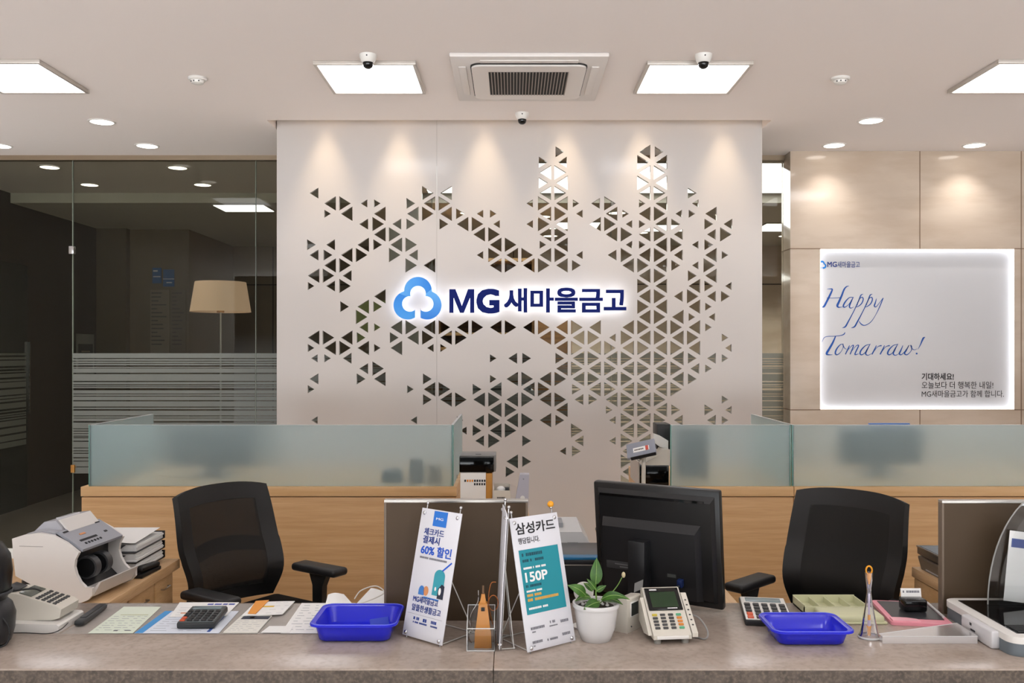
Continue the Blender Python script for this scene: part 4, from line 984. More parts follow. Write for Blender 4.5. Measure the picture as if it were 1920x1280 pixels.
# ------------------------------------------------------------------ card terminal (centre)
t = thing('card_terminal', 'beige card payment terminal with green screen beside the monitor', 'card terminal', (.394, 2.222, CZ), R(6))
prof = [(0, .012), (0, .022), (.012, .03), (.118, .108), (.128, .108), (.135, .1), (.135, .05), (.12, .012)]
MB().prism(prof, -.048, .048, 'x').build('body', beige_pl, t, smooth=20)
ft = MB()
for x in (-.035, .035):
    for y in (.006, .11): ft.cyl((x, y + .008, 0), (x, y + .008, .013), .009, n=12)
ft.build('foot', M('foot_grey', (150, 148, 142), .5), t)
sl0 = Vector((0, .012, .03)); sl1 = Vector((0, .118, .108)); an = math.atan2(.078, .106)
TT = Matrix.Translation(sl0) @ Matrix.Rotation(an, 4, 'X'); LL = (sl1 - sl0).length
MB().at(TT).b2((-.044, LL * .46, 0), (.044, LL - .002, .004), .0015).build('screen_bezel', black_gloss, t)
MB().at(TT).b2((-.034, LL * .52, .0038), (.034, LL * .88, .0046)).build('screen', M('lcd_green', (30, 52, 28), .15), t, smooth=0)
mk = MB().at(TT @ Matrix.Translation((0, 0, .0048))); marks(mk, -.036, -.008, LL * .915, .0042, random.Random(2)); marks(mk, .004, .03, LL * .478, .003, random.Random(3)); mk.build('print', paper, t, smooth=0)
keym = [M('key_dark', (62, 62, 62), .5), M('key_orange', (206, 128, 50), .5), M('key_green', (84, 160, 120), .5), M('key_yellow', (190, 170, 60), .5)]
for r_ in range(5):
    for c_ in range(4):
        mat_ = keym[0] if c_ < 3 else (keym[2], keym[1], keym[1], keym[1], keym[2])[4 - r_ if r_ in (0, 4) else r_]
        if r_ == 4 and c_ == 0: mat_ = keym[3]
        x = -.033 + c_ * .0205; y = LL * (.06 + r_ * .075)
        MB().at(TT).box((x, y, .001), (.013, .006, .004), .001, 1).build('key', mat_, t)
MB().b2((-.04, -.003, .013), (.04, .001, .021), .001).build('card_slot', white_pl, t)
MB().prism([(.0, .016), (.0, .026), (.105, .098), (.115, .096), (.115, .03), (.09, .014)], .050, .064, 'x').build('card_swipe', beige_pl, t, smooth=20)
sd = MB()
for i in range(6): sd.ball((.057, .02 + i * .013, .041 + i * .0088), .0026, (1, 1.4, .6), 8)
sd.build('swipe_slots', dark_grey, t)
MB().prism([(.01, .02), (.10, .09), (.11, .08), (.11, .03), (.06, .012)], -.058, -.049, 'x').build('side_cheek', beige_pl, t, smooth=20)
MB().tube(catmull([(.06, .09, .05), (.085, .06, .045), (.098, .03, .02), (.088, .02, .004), (.066, .05, .004)], 8), .0022, 8).build('cable', M('cable_grey', (140, 138, 136), .5), t)

# ------------------------------------------------------------------ monitor
mt = thing('monitor', 'black desktop monitor seen from behind on the counter', 'monitor', (.412, 2.575, CZ), math.atan2(-.2, .325))
TM = Matrix.Translation((0, .01, .0)) @ Matrix.Rotation(R(6), 4, 'X')
mw, mh = .382, .335
MB().at(TM).box((0, .012, .008 + mh / 2), (mw, .026, mh), .006).build('bezel', M('monitor_black', (16, 16, 17), .32), mt)
MB().at(TM).b2((-mw / 2 + .015, .0245, .03), (mw / 2 - .015, .0262, mh - .01)).build('display', black_gloss, mt, smooth=0)
b = MB().at(TM)
o0 = [(-.178, .02), (.178, .02), (.178, mh - .012), (-.178, mh - .012)]; o1 = [(-.15, .05), (.145, .05), (.145, mh - .092), (-.15, mh - .092)]
A = [b._v((x, 0, z + .004)) for x, z in o0]; B = [b._v((x, -.014, z + .004)) for x, z in [(-.17, .03), (.17, .03), (.168, mh - .03), (-.168, mh - .03)]]
b.bm.faces.new(B)
for i in range(4): b.bm.faces.new((A[i], A[(i + 1) % 4], B[(i + 1) % 4], B[i]))
b.build('back_shell', M('monitor_black', (16, 16, 17), .32), mt, smooth=20)
b = MB().at(TM)
A = [b._v((x, -.012, z)) for x, z in [(-.158, .03), (.14, .03), (.14, mh - .088), (-.158, mh - .088)]]; B = [b._v((x, -.034, z)) for x, z in [(-.152, .035), (.128, .035), (.128, mh - .112), (-.152, mh - .112)]]
b.bm.faces.new(B)
for i in range(4): b.bm.faces.new((A[i], A[(i + 1) % 4], B[(i + 1) % 4], B[i]))
b.build('back_hump', M('monitor_hump', (24, 24, 26), .36), mt, smooth=20)
MB().at(TM).b2((-.165, -.0155, mh - .028), (.15, -.012, mh - .021)).build('vent_slot', black_gloss, mt, smooth=0)
MB().b2((-.055, -.082, .02), (-.005, -.03, .19), .002).build('stand_neck', M('monitor_hump', (24, 24, 26), .36), mt)
MB().lathe([(.095, 0), (.095, .006), (.08, .011), (.001, .013)], (-.03, -.06, 0), 40).build('stand_base', black_pl, mt)
pl = MB().at(TM).b2((-.142, -.036, .10), (-.062, -.0335, .122), .001).build('label_plate', M('plate_grey', (58, 58, 60), .4), mt)
mk = MB().at(TM @ Matrix.Translation((0, -.0365, 0)) @ FACE); marks(mk, -.115, -.07, .113, .003, random.Random(4)); marks(mk, -.1, -.065, .105, .004, random.Random(6)); mk.build('print', M('plate_print', (120, 120, 122), .5), pl, smooth=0)
st = MB().at(Matrix.Translation((-.005, -.084, 0)) @ FACE)
st.poly([(-.03, .048, 0), (-.004, .062, 0), (-.002, .088, 0), (-.028, .074, 0)]); st.build('sticker', M('sticker', (150, 150, 148), .6), mt, smooth=0)
MB().at(TM).box((.085, -.042, .085), (.016, .018, .022), .003).build('plug', M('plug_blue', (10, 30, 74), .4), mt)
MB().at(TM).b2((.045, -.036, .096), (.07, -.0335, .105)).build('port', M('port_grey', (70, 72, 70), .4), mt, smooth=0)
MB().tube(catmull([(.085, -.05, .075), (.06, -.075, .055), (.01, -.09, .045), (-.03, -.09, .02)], 6), .003, 8).build('cable', black_pl, mt)

# ------------------------------------------------------------------ behind the monitor
dk = thing('side_desk', 'oak side desk carrying printers behind the monitor', 'desk', (.08, 2.66, 0))
MB().b2((0, 0, .69), (.62, .9, .72), .002).build('desktop', oak_top, dk); MB().b2((.02, .02, 0), (.6, .88, .69)).build('carcass', oak, dk, smooth=0)
t = thing('slip_printer', 'black slip printer under the grey printer behind the plant', 'printer', (.13, 2.76, .72))
MB().box((.14, .12, .065), (.30, .24, .13), .008).build('body', black_pl, t); MB().box((.14, .12, .138), (.31, .25, .016), .004).build('top_lid', M('grey_black', (38, 38, 42), .3), t); MB().b2((.02, -.004, .03), (.26, .0, .07), .001).build('paper_slot', black_gloss, t); MB().b2((-.012, -.006, .128), (.296, -.004, .131)).build('trim_line', alu, t, smooth=0)
o = MB().b2((.135, 2.75, .8665), (.29, 2.79, .874), .001).build('passbook', M('passbook_blue', (24, 104, 150), .4)); tag(o, 'blue passbook edge lying on the black slip printer', 'booklet')
t = thing('passbook_printer', 'grey sloped passbook printer left of the monitor', 'printer', (.085, 3.05, .72))
MB().prism([(.0, 0), (.225, 0), (.175, .118), (.0, .118)], 0, .02, 'y').build('front_face', mid_grey, t, smooth=0)
MB().prism([(.0, 0), (.23, 0), (.18, .122), (.15, .168), (.0, .168)], .02, .3, 'y').build('body', M('grey_white', (196, 196, 196), .4), t, smooth=0)
MB().b2((.01, .1, .15), (.09, .2, .185), .004).build('paper_feed', mid_grey, t); mk = MB().at(Matrix.Translation((.10, .018, 0)) @ FACE); marks(mk, 0, .04, .127, .006, random.Random(3)); mk.build('print', M('plate_grey', (58, 58, 60), .4), t, smooth=0)
t = thing('plastic_cup', 'clear cup with dark lid half hidden by the monitor left edge', 'cup', (.345, 3.45, .72))
MB().lathe([(.02, 0), (.028, .09), (.03, .1)], n=24, cap=False).build('cup_wall', pane_mat('cup_clear', (.85, .85, .85), .08, .05, .3, (230, 228, 224)), t); MB().lathe([(.031, .1), (.031, .106), (.02, .118), (.001, .12)], n=24).build('lid', M('lid_grey', (110, 108, 106), .4), t); MB().lathe([(.019, .002), (.024, .05), (.0001, .05)], n=20).build('drink', amber, t)

# ------------------------------------------------------------------ calculators
def calculator(label, x, y, rz, w_, l_, dark=True, z=CZ + .003):
    t = thing('calculator', label, 'calculator', (x, y, z), rz, 'desk calculators')
    T = Matrix.Rotation(R(3.5), 4, 'X')
    MB().at(T).box((0, l_ / 2, .008), (w_, l_, .016), .004).build('body', M('calc_body', (48, 50, 52), .4) if dark else M('calc_black', (34, 34, 35), .4), t)
    MB().at(T).box((0, l_ / 2, .0165), (w_ - .006, l_ - .006, .003), .001).build('face_plate', M('calc_face', (84, 90, 92), .4) if dark else white_pl, t)
    MB().at(T).b2((-w_ * .38, l_ * .76, .018), (w_ * .38, l_ * .93, .0195), .0008).build('display', M('lcd_grey', (112, 128, 132), .2), t)
    for r_ in range(5):
        for c_ in range(5):
            mat_ = M('key_black', (30, 30, 32), .4)
            if (r_, c_) in ((0, 0), (1, 0)): mat_ = M('key_red', (200, 84, 50), .4)
            MB().at(T).box((-w_ * .37 + c_ * w_ * .185, l_ * (.08 + r_ * .135), .0195), (w_ * .13, l_ * .085, .005), .0015, 1).build('key', mat_, t)
    return t
calculator('dark grey calculator lying on papers left of the blue tray', -.822, 2.333, R(2), .098, .125, True, CZ + .0045)
calculator('black calculator with pale face tucked behind the right blue tray', .672, 2.362, R(-9), .125, .185, False, CZ + .0005)

# ------------------------------------------------------------------ papers on the left counter
def sheet(name, label, quad, mat_, z=CZ + .0018, th=.0006, cat='paper', prints=()):
    q = [Vector((x, y)) for x, y in quad]          # FL, FR, BR, BL
    c_ = sum(q, Vector((0, 0))) / 4
    t = thing(name, label, cat, (c_.x, c_.y, z))
    MB().prism([tuple(p - c_) for p in q], 0, th, 'z').build('sheet', mat_, t, smooth=0)
    def bil(u, v): p = q[0] * (1 - u) * (1 - v) + q[1] * u * (1 - v) + q[2] * u * v + q[3] * (1 - u) * v - c_; return (p.x, p.y, th + .0002)
    for m2, rects in prints:
        b = MB()
        for u0, v0, u1, v1 in rects: b.poly([bil(u0, v0), bil(u1, v0), bil(u1, v1), bil(u0, v1)])
        b.build('print', m2, t, smooth=0)
    return t
def lines(seed, n, u0=.08, u1=.92, v0=.1, v1=.9, th=.012):
    r_ = random.Random(seed); out = []
    for i in range(n):
        v = v0 + (v1 - v0) * i / max(1, n - 1); u = u0
        while u < u1 - .05:
            w_ = r_.uniform(.05, .2); out.append((u, v, min(u + w_, u1), v + th)); u += w_ + r_.uniform(.03, .15)
    return out
txt = M('print_grey', (136, 140, 150), .7)
sheet('form_sheet', 'pale green form lying left of the blue-edged brochure', [(-1.086, 2.303), (-.972, 2.303), (-.993, 2.543), (-1.098, 2.543)], paper_g, prints=[(txt, lines(1, 7, v1=.6)), (M('print_olive', (150, 150, 80), .7), [(.2, .66, .9, .675)]), (M('print_dark', (80, 80, 84), .7), [(.5, .07, .6, .1), (.75, .08, .9, .1)])])
sheet('brochure', 'white brochure with a blue edge strip under the calculator', [(-.968, 2.303), (-.752, 2.303), (-.76, 2.50), (-.965, 2.50)], paper_b, prints=[(M('strip_blue', (66, 146, 208), .5), [(.0, 0, .1, 1)]), (txt, lines(2, 9, .15, .9)), (M('strip_navy', (60, 90, 160), .6), [(.84, .05, .88, .75)])])
sheet('application_form', 'white form with blue heading behind the calculator', [(-.93, 2.44), (-.78, 2.45), (-.785, 2.582), (-.955, 2.582)], paper, CZ + .0032, prints=[(M('head_blue', (50, 66, 160), .6), [(.5, .8, .6, .9), (.62, .8, .74, .9), (.76, .8, .84, .9), (.86, .8, .96, .9)]), (txt, lines(3, 4, v1=.6)), (M('print_orange2', (220, 150, 110), .6), [(.15, .2, .4, .28)])])
sheet('leaflet', 'folded leaflet with navy bar in front of the orange envelope', [(-.741, 2.304), (-.653, 2.304), (-.655, 2.448), (-.738, 2.448)], M('leaflet_paper', (222, 220, 212), .6), CZ + .002, .003, 'leaflet', [(M('print_navy', (34, 40, 58), .5), [(.1, .76, .98, .97)]), (txt, lines(4, 6, v1=.65)), (M('print_orange2', (220, 150, 110), .6), [(.35, .84, .5, .92)])])
sheet('leaflet', 'white leaflet with yellow mark behind the navy-bar leaflet', [(-.735, 2.44), (-.628, 2.455), (-.625, 2.582), (-.735, 2.575)], paper, CZ + .0055, .002, 'leaflet', [(M('print_yellow', (220, 180, 70), .6), [(.2, .55, .6, .66)]), (txt, lines(5, 4, .55, .95))])
sheet('envelope', 'orange slip lying across the leaflets', [(-.722, 2.455), (-.700, 2.452), (-.700, 2.585), (-.735, 2.575)], M('envelope_orange', (226, 150, 64), .6), CZ + .008, .002, 'envelope')
sheet('note_card', 'small white card at the mat edge right of the leaflets', [(-.645, 2.304), (-.572, 2.304), (-.575, 2.36), (-.638, 2.36)], paper, z=CZ + .003, cat='card')
sheet('printed_sheet', 'white printed sheet partly under the left blue tray', [(-.594, 2.303), (-.45, 2.303), (-.45, 2.58), (-.605, 2.58)], paper, prints=[(txt, lines(7, 10))])
for k_, (x, y, rz, tl, lbl) in enumerate(((-.49, 2.53, 20, 20, 'crumpled white paper behind the left blue tray'), (-.40, 2.56, -15, 26, 'white paper corner sticking up behind the blue tray'), (-.30, 2.535, 25, 22, 'paper slip with yellow mark beside the board'))):
    t = thing('loose_paper', lbl, 'paper', (x, y, CZ + .003), R(rz))
    MB().at(Matrix.Rotation(R(tl), 4, 'X')).grid(lambda a, b: ((a - .5) * .09 * (1 - .5 * b), (b - .3) * .075, .010 + .004 * math.sin(a * 4 + k_) * b), 8, 6, .0006).build('sheet', paper, t, smooth=60)
o = MB().tube(catmull([(-.45, 2.56, .80), (-.43, 2.55, .826), (-.39, 2.56, .836), (-.365, 2.55, .82), (-.40, 2.53, .805), (-.44, 2.54, .79)], 8), .0018, 8).build('white_cable', M('cable_white', (220, 216, 208), .4)); tag(o, 'white cable looping over papers beside the brown board', 'cable')

# ------------------------------------------------------------------ left end: keypad terminal, black device, remote
t = thing('card_terminal', 'beige keypad terminal on a white base at the left end', 'card terminal', (-1.165, 2.31, CZ), 0)
MB().prism([(-.17, 0), (0, 0), (0, .017), (-.005, .021), (-.17, .026)], 0, .135, 'y').build('base', white_pl, t)
MB().prism([(-.17, .024), (-.032, .024), (-.012, .03), (-.008, .052), (-.02, .06), (-.125, .092), (-.17, .094)], .03, .125, 'y').build('body', beige_pl, t, smooth=20)
TK = Matrix.Translation((-.02, .03, .06)) @ Matrix.Rotation(math.atan2(.032, .105), 4, 'Y')
for r_ in range(4):
    for c_ in range(6): MB().at(TK).box((-.012 - r_ * .0155, .013 + c_ * .0138, .001), (.0095, .0085, .004), .001, 1).build('key', M('key_dark', (62, 62, 62), .5), t)
MB().at(TK).b2((-.108, .01, 0), (-.075, .085, .003), .001).build('display', M('lcd_olive', (92, 96, 88), .2), t); MB().at(TK).b2((-.15, .015, 0), (-.118, .07, .004), .003).build('emblem_plate', dark_grey, t)
MB().tube(catmull([(-.15, .01, .10), (-.09, .035, .105), (-.07, .05, .095)], 6), .0025, 8).build('cord', black_pl, t)
MB().tube(catmull([(.0, .05, .012), (.006, .0, .01), (-.02, -.012, .003), (-.09, -.006, .003), (-.16, -.015, .003)], 8), .0012, 6).build('base_cord', black_pl, t)
t = thing('black_desk_device', 'rounded black desk device cut off by the left edge of the photo', 'device', (-1.30, 2.215, CZ))
MB().lathe([(.045, 0), (.06, .01), (.068, .04), (.07, .075), (.062, .1), (.05, .112), (.001, .112)], n=32).build('base', M('grey_black2', (40, 40, 42), .35), t)
MB().lathe([(.05, .112), (.06, .14), (.063, .18), (.058, .22), (.04, .25), (.015, .262), (.001, .263)], n=32).build('head', M('device_black', (18, 18, 19), .3), t)
MB().lathe([(.0615, .126), (.0632, .13), (.0615, .134)], n=32, cap=False).build('seam', dark_grey, t)
MB().tube(catmull([(.055, -.03, .085), (.075, -.025, .05), (.07, -.03, .012), (.03, -.06, .003)], 8), .0022, 8).build('cable', black_pl, t)
t = thing('remote_control', 'slim black remote lying beside the pale green form', 'remote control', (-1.142, 2.44, CZ + .0018), R(4))
MB().box((0, 0, .009), (.026, .165, .014), .005, 3).build('body', M('calc_body', (48, 50, 52), .4), t); MB().box((0, .005, .0165), (.016, .12, .004), .0015).build('top_plate', dark_grey, t)

# ------------------------------------------------------------------ left desk with the note counter and paper trays
ld = thing('return_desk', 'oak desk return at left with drawers, under the note counter', 'desk', (-2.1, 2.6, 0))
MB().b2((0, 0, .685), (.84, .81, .72), .002).build('desktop', oak_top, ld); MB().b2((.05, .02, .06), (.815, .40, .68)).build('carcass', oak, ld, smooth=0); MB().b2((.05, .62, .06), (.80, .80, .68)).build('pedestal', oak, ld, smooth=0)
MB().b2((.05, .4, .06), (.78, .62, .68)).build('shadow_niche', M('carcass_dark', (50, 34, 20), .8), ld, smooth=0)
for y0, y1, z0, z1 in ((.63, .795, .5, .675), (.63, .795, .28, .495), (.41, .62, .28, .675)):
    o = MB().b2((.80, y0, z0), (.818, y1, z1), .002).build('drawer', oak, ld); MB().tube([(.818, (y0 + y1) / 2 - .03, z1 - .04), (.83, (y0 + y1) / 2 - .03, z1 - .04), (.83, (y0 + y1) / 2 + .03, z1 - .04), (.818, (y0 + y1) / 2 + .03, z1 - .04)], .003, 8).build('handle', chrome, o)

bc = thing('banknote_counter', 'white banknote counting machine with grey control panel on left desk', 'banknote counter', (-1.355, 2.80, .72), R(-7))
def ncp(px, py, s=602, X0=-1.355): return ((px - VX) / s - X0, EYE - (py - VY) / s - .72)
side = [ncp(22, 1082), ncp(18, 1050), ncp(15, 1012), ncp(40, 1004), ncp(70, 1000), ncp(98, 1004), ncp(125, 1017), ncp(150, 1035), ncp(143, 1048), ncp(141, 1062), ncp(145, 1076), ncp(153, 1090), ncp(163, 1099), ncp(177, 1100), ncp(177, 1114), ncp(168, 1123), ncp(150, 1130), ncp(128, 1128), ncp(90, 1110), ncp(55, 1098)]
white_mc = M('machine_white', (216, 212, 208), .35)
MB().prism(side, 0, .012, 'y').build('side_cover', white_mc, bc, smooth=20)
MB().prism(side, .248, .26, 'y').build('side_cover', white_mc, bc, smooth=20)
core = [ncp(22, 1082), ncp(18, 1050), ncp(17, 1014), ncp(40, 1006), ncp(70, 1002), ncp(98, 1006), ncp(120, 1017), ncp(118, 1060), ncp(122, 1095), ncp(140, 1112), ncp(165, 1112), ncp(150, 1128), ncp(128, 1126), ncp(90, 1108)]
MB().prism(core, .012, .248, 'y').build('housing', M('machine_dark', (34, 34, 36), .4), bc, smooth=20)
tp = [ncp(24, 1011), ncp(40, 1003), ncp(70, 998), ncp(96, 1001), ncp(96, 1006), ncp(70, 1004), ncp(24, 1014)]
MB().prism(tp, .02, .24, 'y').build('hopper_cover', M('machine_grey', (168, 168, 174), .35), bc, smooth=30)
# raised hopper on top
hp = [ncp(40, 1003), ncp(60, 985), ncp(84, 982), ncp(98, 1000)]
MB().prism(hp, .05, .235, 'y').build('hopper', M('machine_grey', (168, 168, 174), .35), bc, smooth=30)
MB().prism([ncp(84, 982), ncp(88, 981), ncp(108, 1003), ncp(104, 1004)], .06, .225, 'y').build('note_guide', white_mc, bc, smooth=0)
MB().prism([ncp(68, 981), ncp(78, 980), ncp(80, 984), ncp(70, 985)], .09, .19, 'y').build('clear_stop', M('clear_stop', (206, 206, 210), .2), bc)
cpn = [ncp(97, 1002), ncp(101, 999), ncp(152, 1031), ncp(150, 1036)]
MB().prism(cpn, .018, .242, 'y').build('control_panel', M('panel_grey', (150, 152, 160), .4), bc, smooth=0)
p0 = ncp(101, 999); p1 = ncp(152, 1031); ap = math.atan2(p1[1] - p0[1], p1[0] - p0[0])
TP = Matrix.Translation((p0[0], 0, p0[1])) @ Matrix.Rotation(-ap, 4, 'Y')
LP = math.hypot(p1[0] - p0[0], p1[1] - p0[1])
bt = MB().at(TP)
for i in range(6): bt.box((LP * .80, .06 + i * .016, .001), (.008, .008, .003), .001, 1)
bt.b2((LP * .6, .05, .0005), (LP * .68, .14, .0015)); bt.b2((LP * .08, .03, .0005), (LP * .14, .055, .0015)); bt.b2((LP * .08, .2, .0005), (LP * .14, .225, .0015)); bt.b2((LP * .55, .19, .0005), (LP * .62, .205, .0015))
bt.build('buttons', ink_black, bc, smooth=0)
MB().at(TP).b2((LP * .35, .08, .0005), (LP * .42, .11, .0015)).build('orange_mark', M('print_orange', (206, 140, 92), .5), bc, smooth=0)
for y in (.07, .135):
    c_ = ncp(138, 1073); MB().cyl((c_[0] + .0, y, c_[1]), (c_[0], y + .028, c_[1]), .036, n=36).build('stacker_wheel', M('wheel_grey', (66, 66, 68), .4), bc)
    MB().cyl((c_[0], y - .003, c_[1]), (c_[0], y, c_[1]), .03, n=36).build('wheel_face', black_pl, bc)
c0, c1, c2 = ncp(140, 1110), ncp(168, 1112), ncp(183, 1092)
MB().prism([c0, c1, c2, (c2[0] + .006, c2[1]), (c1[0] + .006, c1[1] - .012), (c0[0], c0[1] - .01)], .02, .24, 'y').build('stacker_tray', white_mc, bc, smooth=20)
MB().b2((c1[0] - .03, .2, c1[1] + .001), (c1[0] - .012, .222, c1[1] + .004)).build('sensor', light_grey, bc, smooth=0)
MB().b2((ncp(30, 1026)[0], -.0008, ncp(30, 1026)[1]), (ncp(78, 1024)[0], .001, ncp(30, 1025)[1])).build('seam', M('seam_grey', (150, 146, 142), .5), bc, smooth=0)
ft = MB()
for x in (-.19, -.02):
    for y in (.03, .23): ft.cyl((x, y, 0), (x, y, .06 if x < -.1 else .012), .014, n=14)
ft.build('foot', dark_grey, bc)

# letter trays
lt = thing('letter_tray', 'black stacked letter tray behind the banknote counter', 'letter tray', (-1.43, 3.12, .72))
for k_ in range(3):
    z0 = .012 + .036 * k_
    b = MB(); b.b2((-.12, 0, z0), (.125, .26, z0 + .003), .001); b.b2((-.12, 0, z0), (-.117, .26, z0 + .028)); b.b2((-.12, .257, z0), (.125, .26, z0 + .028)); b.prism([(-.12, z0), (.05, z0), (.06, z0 + .005), (.08, z0 + .022), (.09, z0 + .028), (-.12, z0 + .028)], 0, .003, 'y')
    b.build('tier', black_pl if k_ < 2 else dark_grey, lt, smooth=0)
ft = MB()
for x in (-.1, .1):
    for y in (.03, .23): ft.cyl((x, y, 0), (x, y, .012), .01, n=10)
ft.build('foot', black_pl, lt)
rq = random.Random(11)
for k_, nm in enumerate(('bottom', 'middle', 'top')):
    z0 = .72 + .0155 + .036 * k_; hh = .028 if k_ < 2 else .022
    b = MB()
    for i in range(7): b.box((-1.43 + .008 + rq.uniform(-.003, .004), 3.25 + rq.uniform(-.002, .002), z0 + hh * (i + .5) / 7), (.225, .235, hh / 7 * .94))
    o = b.build('paper_stack', paper, smooth=0); tag(o, 'stack of white papers in the %s tier of the black letter tray' % nm, 'paper stack', 'paper stacks in the letter tray')
o = MB().grid(lambda a, b: (-1.54 + .23 * a, 3.125 + .22 * b, .846 + .008 * math.sin(a * 5) * (1 - b) + .004 * b), 12, 8, .0006).build('loose_paper', paper, smooth=60); tag(o, 'loose curled white sheets on top of the letter tray', 'paper')
t = thing('stapler', 'black stapler lying in front of the letter tray', 'stapler', (-1.285, 3.17, .72), R(85))
MB().box((0, 0, .008), (.14, .032, .014), .004).build('base', black_pl, t); MB().box((.0, 0, .027), (.13, .03, .018), .007, 3, Matrix.Rotation(R(4), 4, 'Y')).build('top_arm', black_pl, t)

# ------------------------------------------------------------------ items on the low cabinet behind the left board
lc = thing('low_cabinet', 'low oak cabinet behind the left brown board', 'cabinet', (-.285, 3.8, 0))
MB().b2((0, 0, .76), (.355, .5, .79), .002).build('worktop', oak_cap, lc); MB().b2((.005, .01, 0), (.35, .49, .758)).build('carcass', oak, lc, smooth=0)
s4 = F / 3.95
zz = lambda py: EYE - (py - VY) / s4
xx = lambda px: (px - VX) / s4
o = thing('storage_box', 'white box with a row of black and orange dots under the black cube', 'box', (xx(863), 3.95, .79))
w_ = xx(911) - xx(863); h_ = zz(886) - .79
MB().b2((0, 0, 0), (w_, .11, h_), .002).build('box_body', white_pl, o); MB().b2((w_, .004, 0), (w_ + .027, .11, h_ - .003), .001).build('amber_side', M('ochre_side', (178, 124, 48), .5), o)
d_ = MB(); do_ = MB()
for i in range(9): (do_ if i in (1, 2, 3) else d_).b2((.018 + i * .0107, -.0012, h_ - .040), (.025 + i * .0107, 0.0, h_ - .030), .001)
for i in range(5): d_.b2((.060 + i * .0107, -.0012, h_ - .055), (.067 + i * .0107, 0.0, h_ - .045), .001)
d_.build('dots', ink_black, o); do_.build('orange_dots', M('dot_orange', (226, 140, 40), .5), o)
o = thing('cube_box', 'black cube with grey top standing on the white dotted box', 'box', (xx(861), 3.955, .79 + h_ + .0005))
MB().b2((0, 0, 0), (.152, .1, .071), .004).build('front_body', black_gloss, o); MB().b2((.002, .012, .001), (.16, .16, .075), .003).build('shell', M('shell_grey', (122, 120, 118), .4), o); MB().b2((.07, .03, .0748), (.095, .04, .0765)).build('button', black_pl, o, smooth=0)
o = thing('tissue_box', 'small open white box between the dotted box and grey folder', 'box', (xx(926), 3.93, .79))
w_ = xx(957) - xx(926); h2_ = zz(918) - .79
b = MB(); b.b2((0, 0, 0), (w_, .002, h2_)); b.b2((0, .078, 0), (w_, .08, h2_ + .02)); b.b2((0, .002, 0), (.002, .078, h2_ + .008)); b.b2((w_ - .002, .002, 0), (w_, .078, h2_ + .016)); b.b2((0, 0, 0), (w_, .08, .003)); b.build('box_body', beige_pl, o, smooth=0)
MB().ball((.03, .04, h2_ - .002), .02, (1, 1, .8)).build('tissue', paper, o); MB().box((.055, .05, h2_ - .008), (.022, .02, .03), .002).build('dark_item', dark_grey, o)
mk = MB().at(Matrix.Translation((.014, -.001, h2_ - .036)) @ FACE); marks(mk, 0, .035, 0, .008, random.Random(12)); mk.build('print', grey_t, o, smooth=0)
o = thing('file_holder', 'tall pale grey folder standing beside the small open box', 'folder', (xx(960), 3.93, .79))
hf = zz(888) - .79
MB().prism([(0, 0), (.07, 0), (.075, hf), (.035, hf), (.012, .05)], 0, .05, 'y').build('cover', M('folder_grey', (176, 176, 188), .4), o, smooth=0)
MB().at(Matrix.Translation((.046, -.001, .075)) @ FACE).cyl((0, 0, 0), (0, 0, .0008), .010, n=20).build('round_mark', paper, o); MB().at(Matrix.Translation((.05, -.001, hf - .02)) @ FACE).cyl((0, 0, 0), (0, 0, .0008), .003, n=12).build('hole', mid_grey, o)

# ------------------------------------------------------------------ printer group left of the right frosted glass
t = thing('receipt_machine', 'black printer cabinet with white cover left of the right frosted glass', 'printer', (.612, 4.36, .854))
s5 = F / 4.36; z5 = lambda py: EYE - (py - VY) / s5 - .854
MB().b2((0, 0, 0), (.142, .3, z5(872)), .004).build('cabinet_body', black_gloss, t); MB().b2((-.006, .001, 0), (0, .3, z5(866)), .001).build('side_trim', M('trim_beige', (190, 180, 170), .4), t, smooth=0)
MB().prism([(.01, z5(872)), (.142, z5(872)), (.142, z5(842)), (.11, z5(842)), (.095, z5(852))], .0, .115, 'y').build('cover', beige_pl, t)
s6 = F / 4.42; b6 = lambda px, py: ((px - VX) / s6 - .612, EYE - (py - VY) / s6 - .854)
MB().prism([b6(1226, 813), b6(1240, 818), b6(1253, 826), b6(1253, 842), b6(1238, 838), b6(1225, 828)], 0.06, .12, 'y').build('bracket_arm', white_pl, t)
o = MB().b2(((1236 - VX) / s6, 4.485, EYE - (845 - VY) / s6), ((1262 - VX) / s6, 4.62, EYE - (797 - VY) / s6), .003).build('black_box', black_pl); tag(o, 'upright black box beside the right frosted glass top corner', 'box')
t = thing('customer_display', 'tilted grey display with a white sticker on the black printer', 'display', (.60, 4.30, .985), R(-12))
TD = Matrix.Rotation(R(-14), 4, 'Y') @ Matrix.Rotation(R(32), 4, 'X')
MB().at(TD).b2((-.05, 0, .012), (.09, .11, .026), .004).build('housing', M('display_grey', (136, 140, 152), .4), t); MB().at(TD).b2((-.035, -.003, .008), (.088, .003, .026), .003).build('front_bar', black_pl, t)
MB().at(TD).b2((-.018, .03, .0262), (.06, .065, .0268)).build('sticker', paper, t, smooth=0); MB().at(TD).b2((.042, .03, .0268), (.056, .065, .0272)).build('sticker_mark', M('print_red', (200, 80, 64), .6), t, smooth=0)
mk = MB().at(TD @ Matrix.Translation((0, 0, .0272))); marks(mk, -.012, .036, .042, .01, random.Random(4)); mk.build('print', grey_t, t, smooth=0)
MB().cyl((.02, .03, -.131), (.02, .05, .02), .01, n=12).build('stand', beige_pl, t)

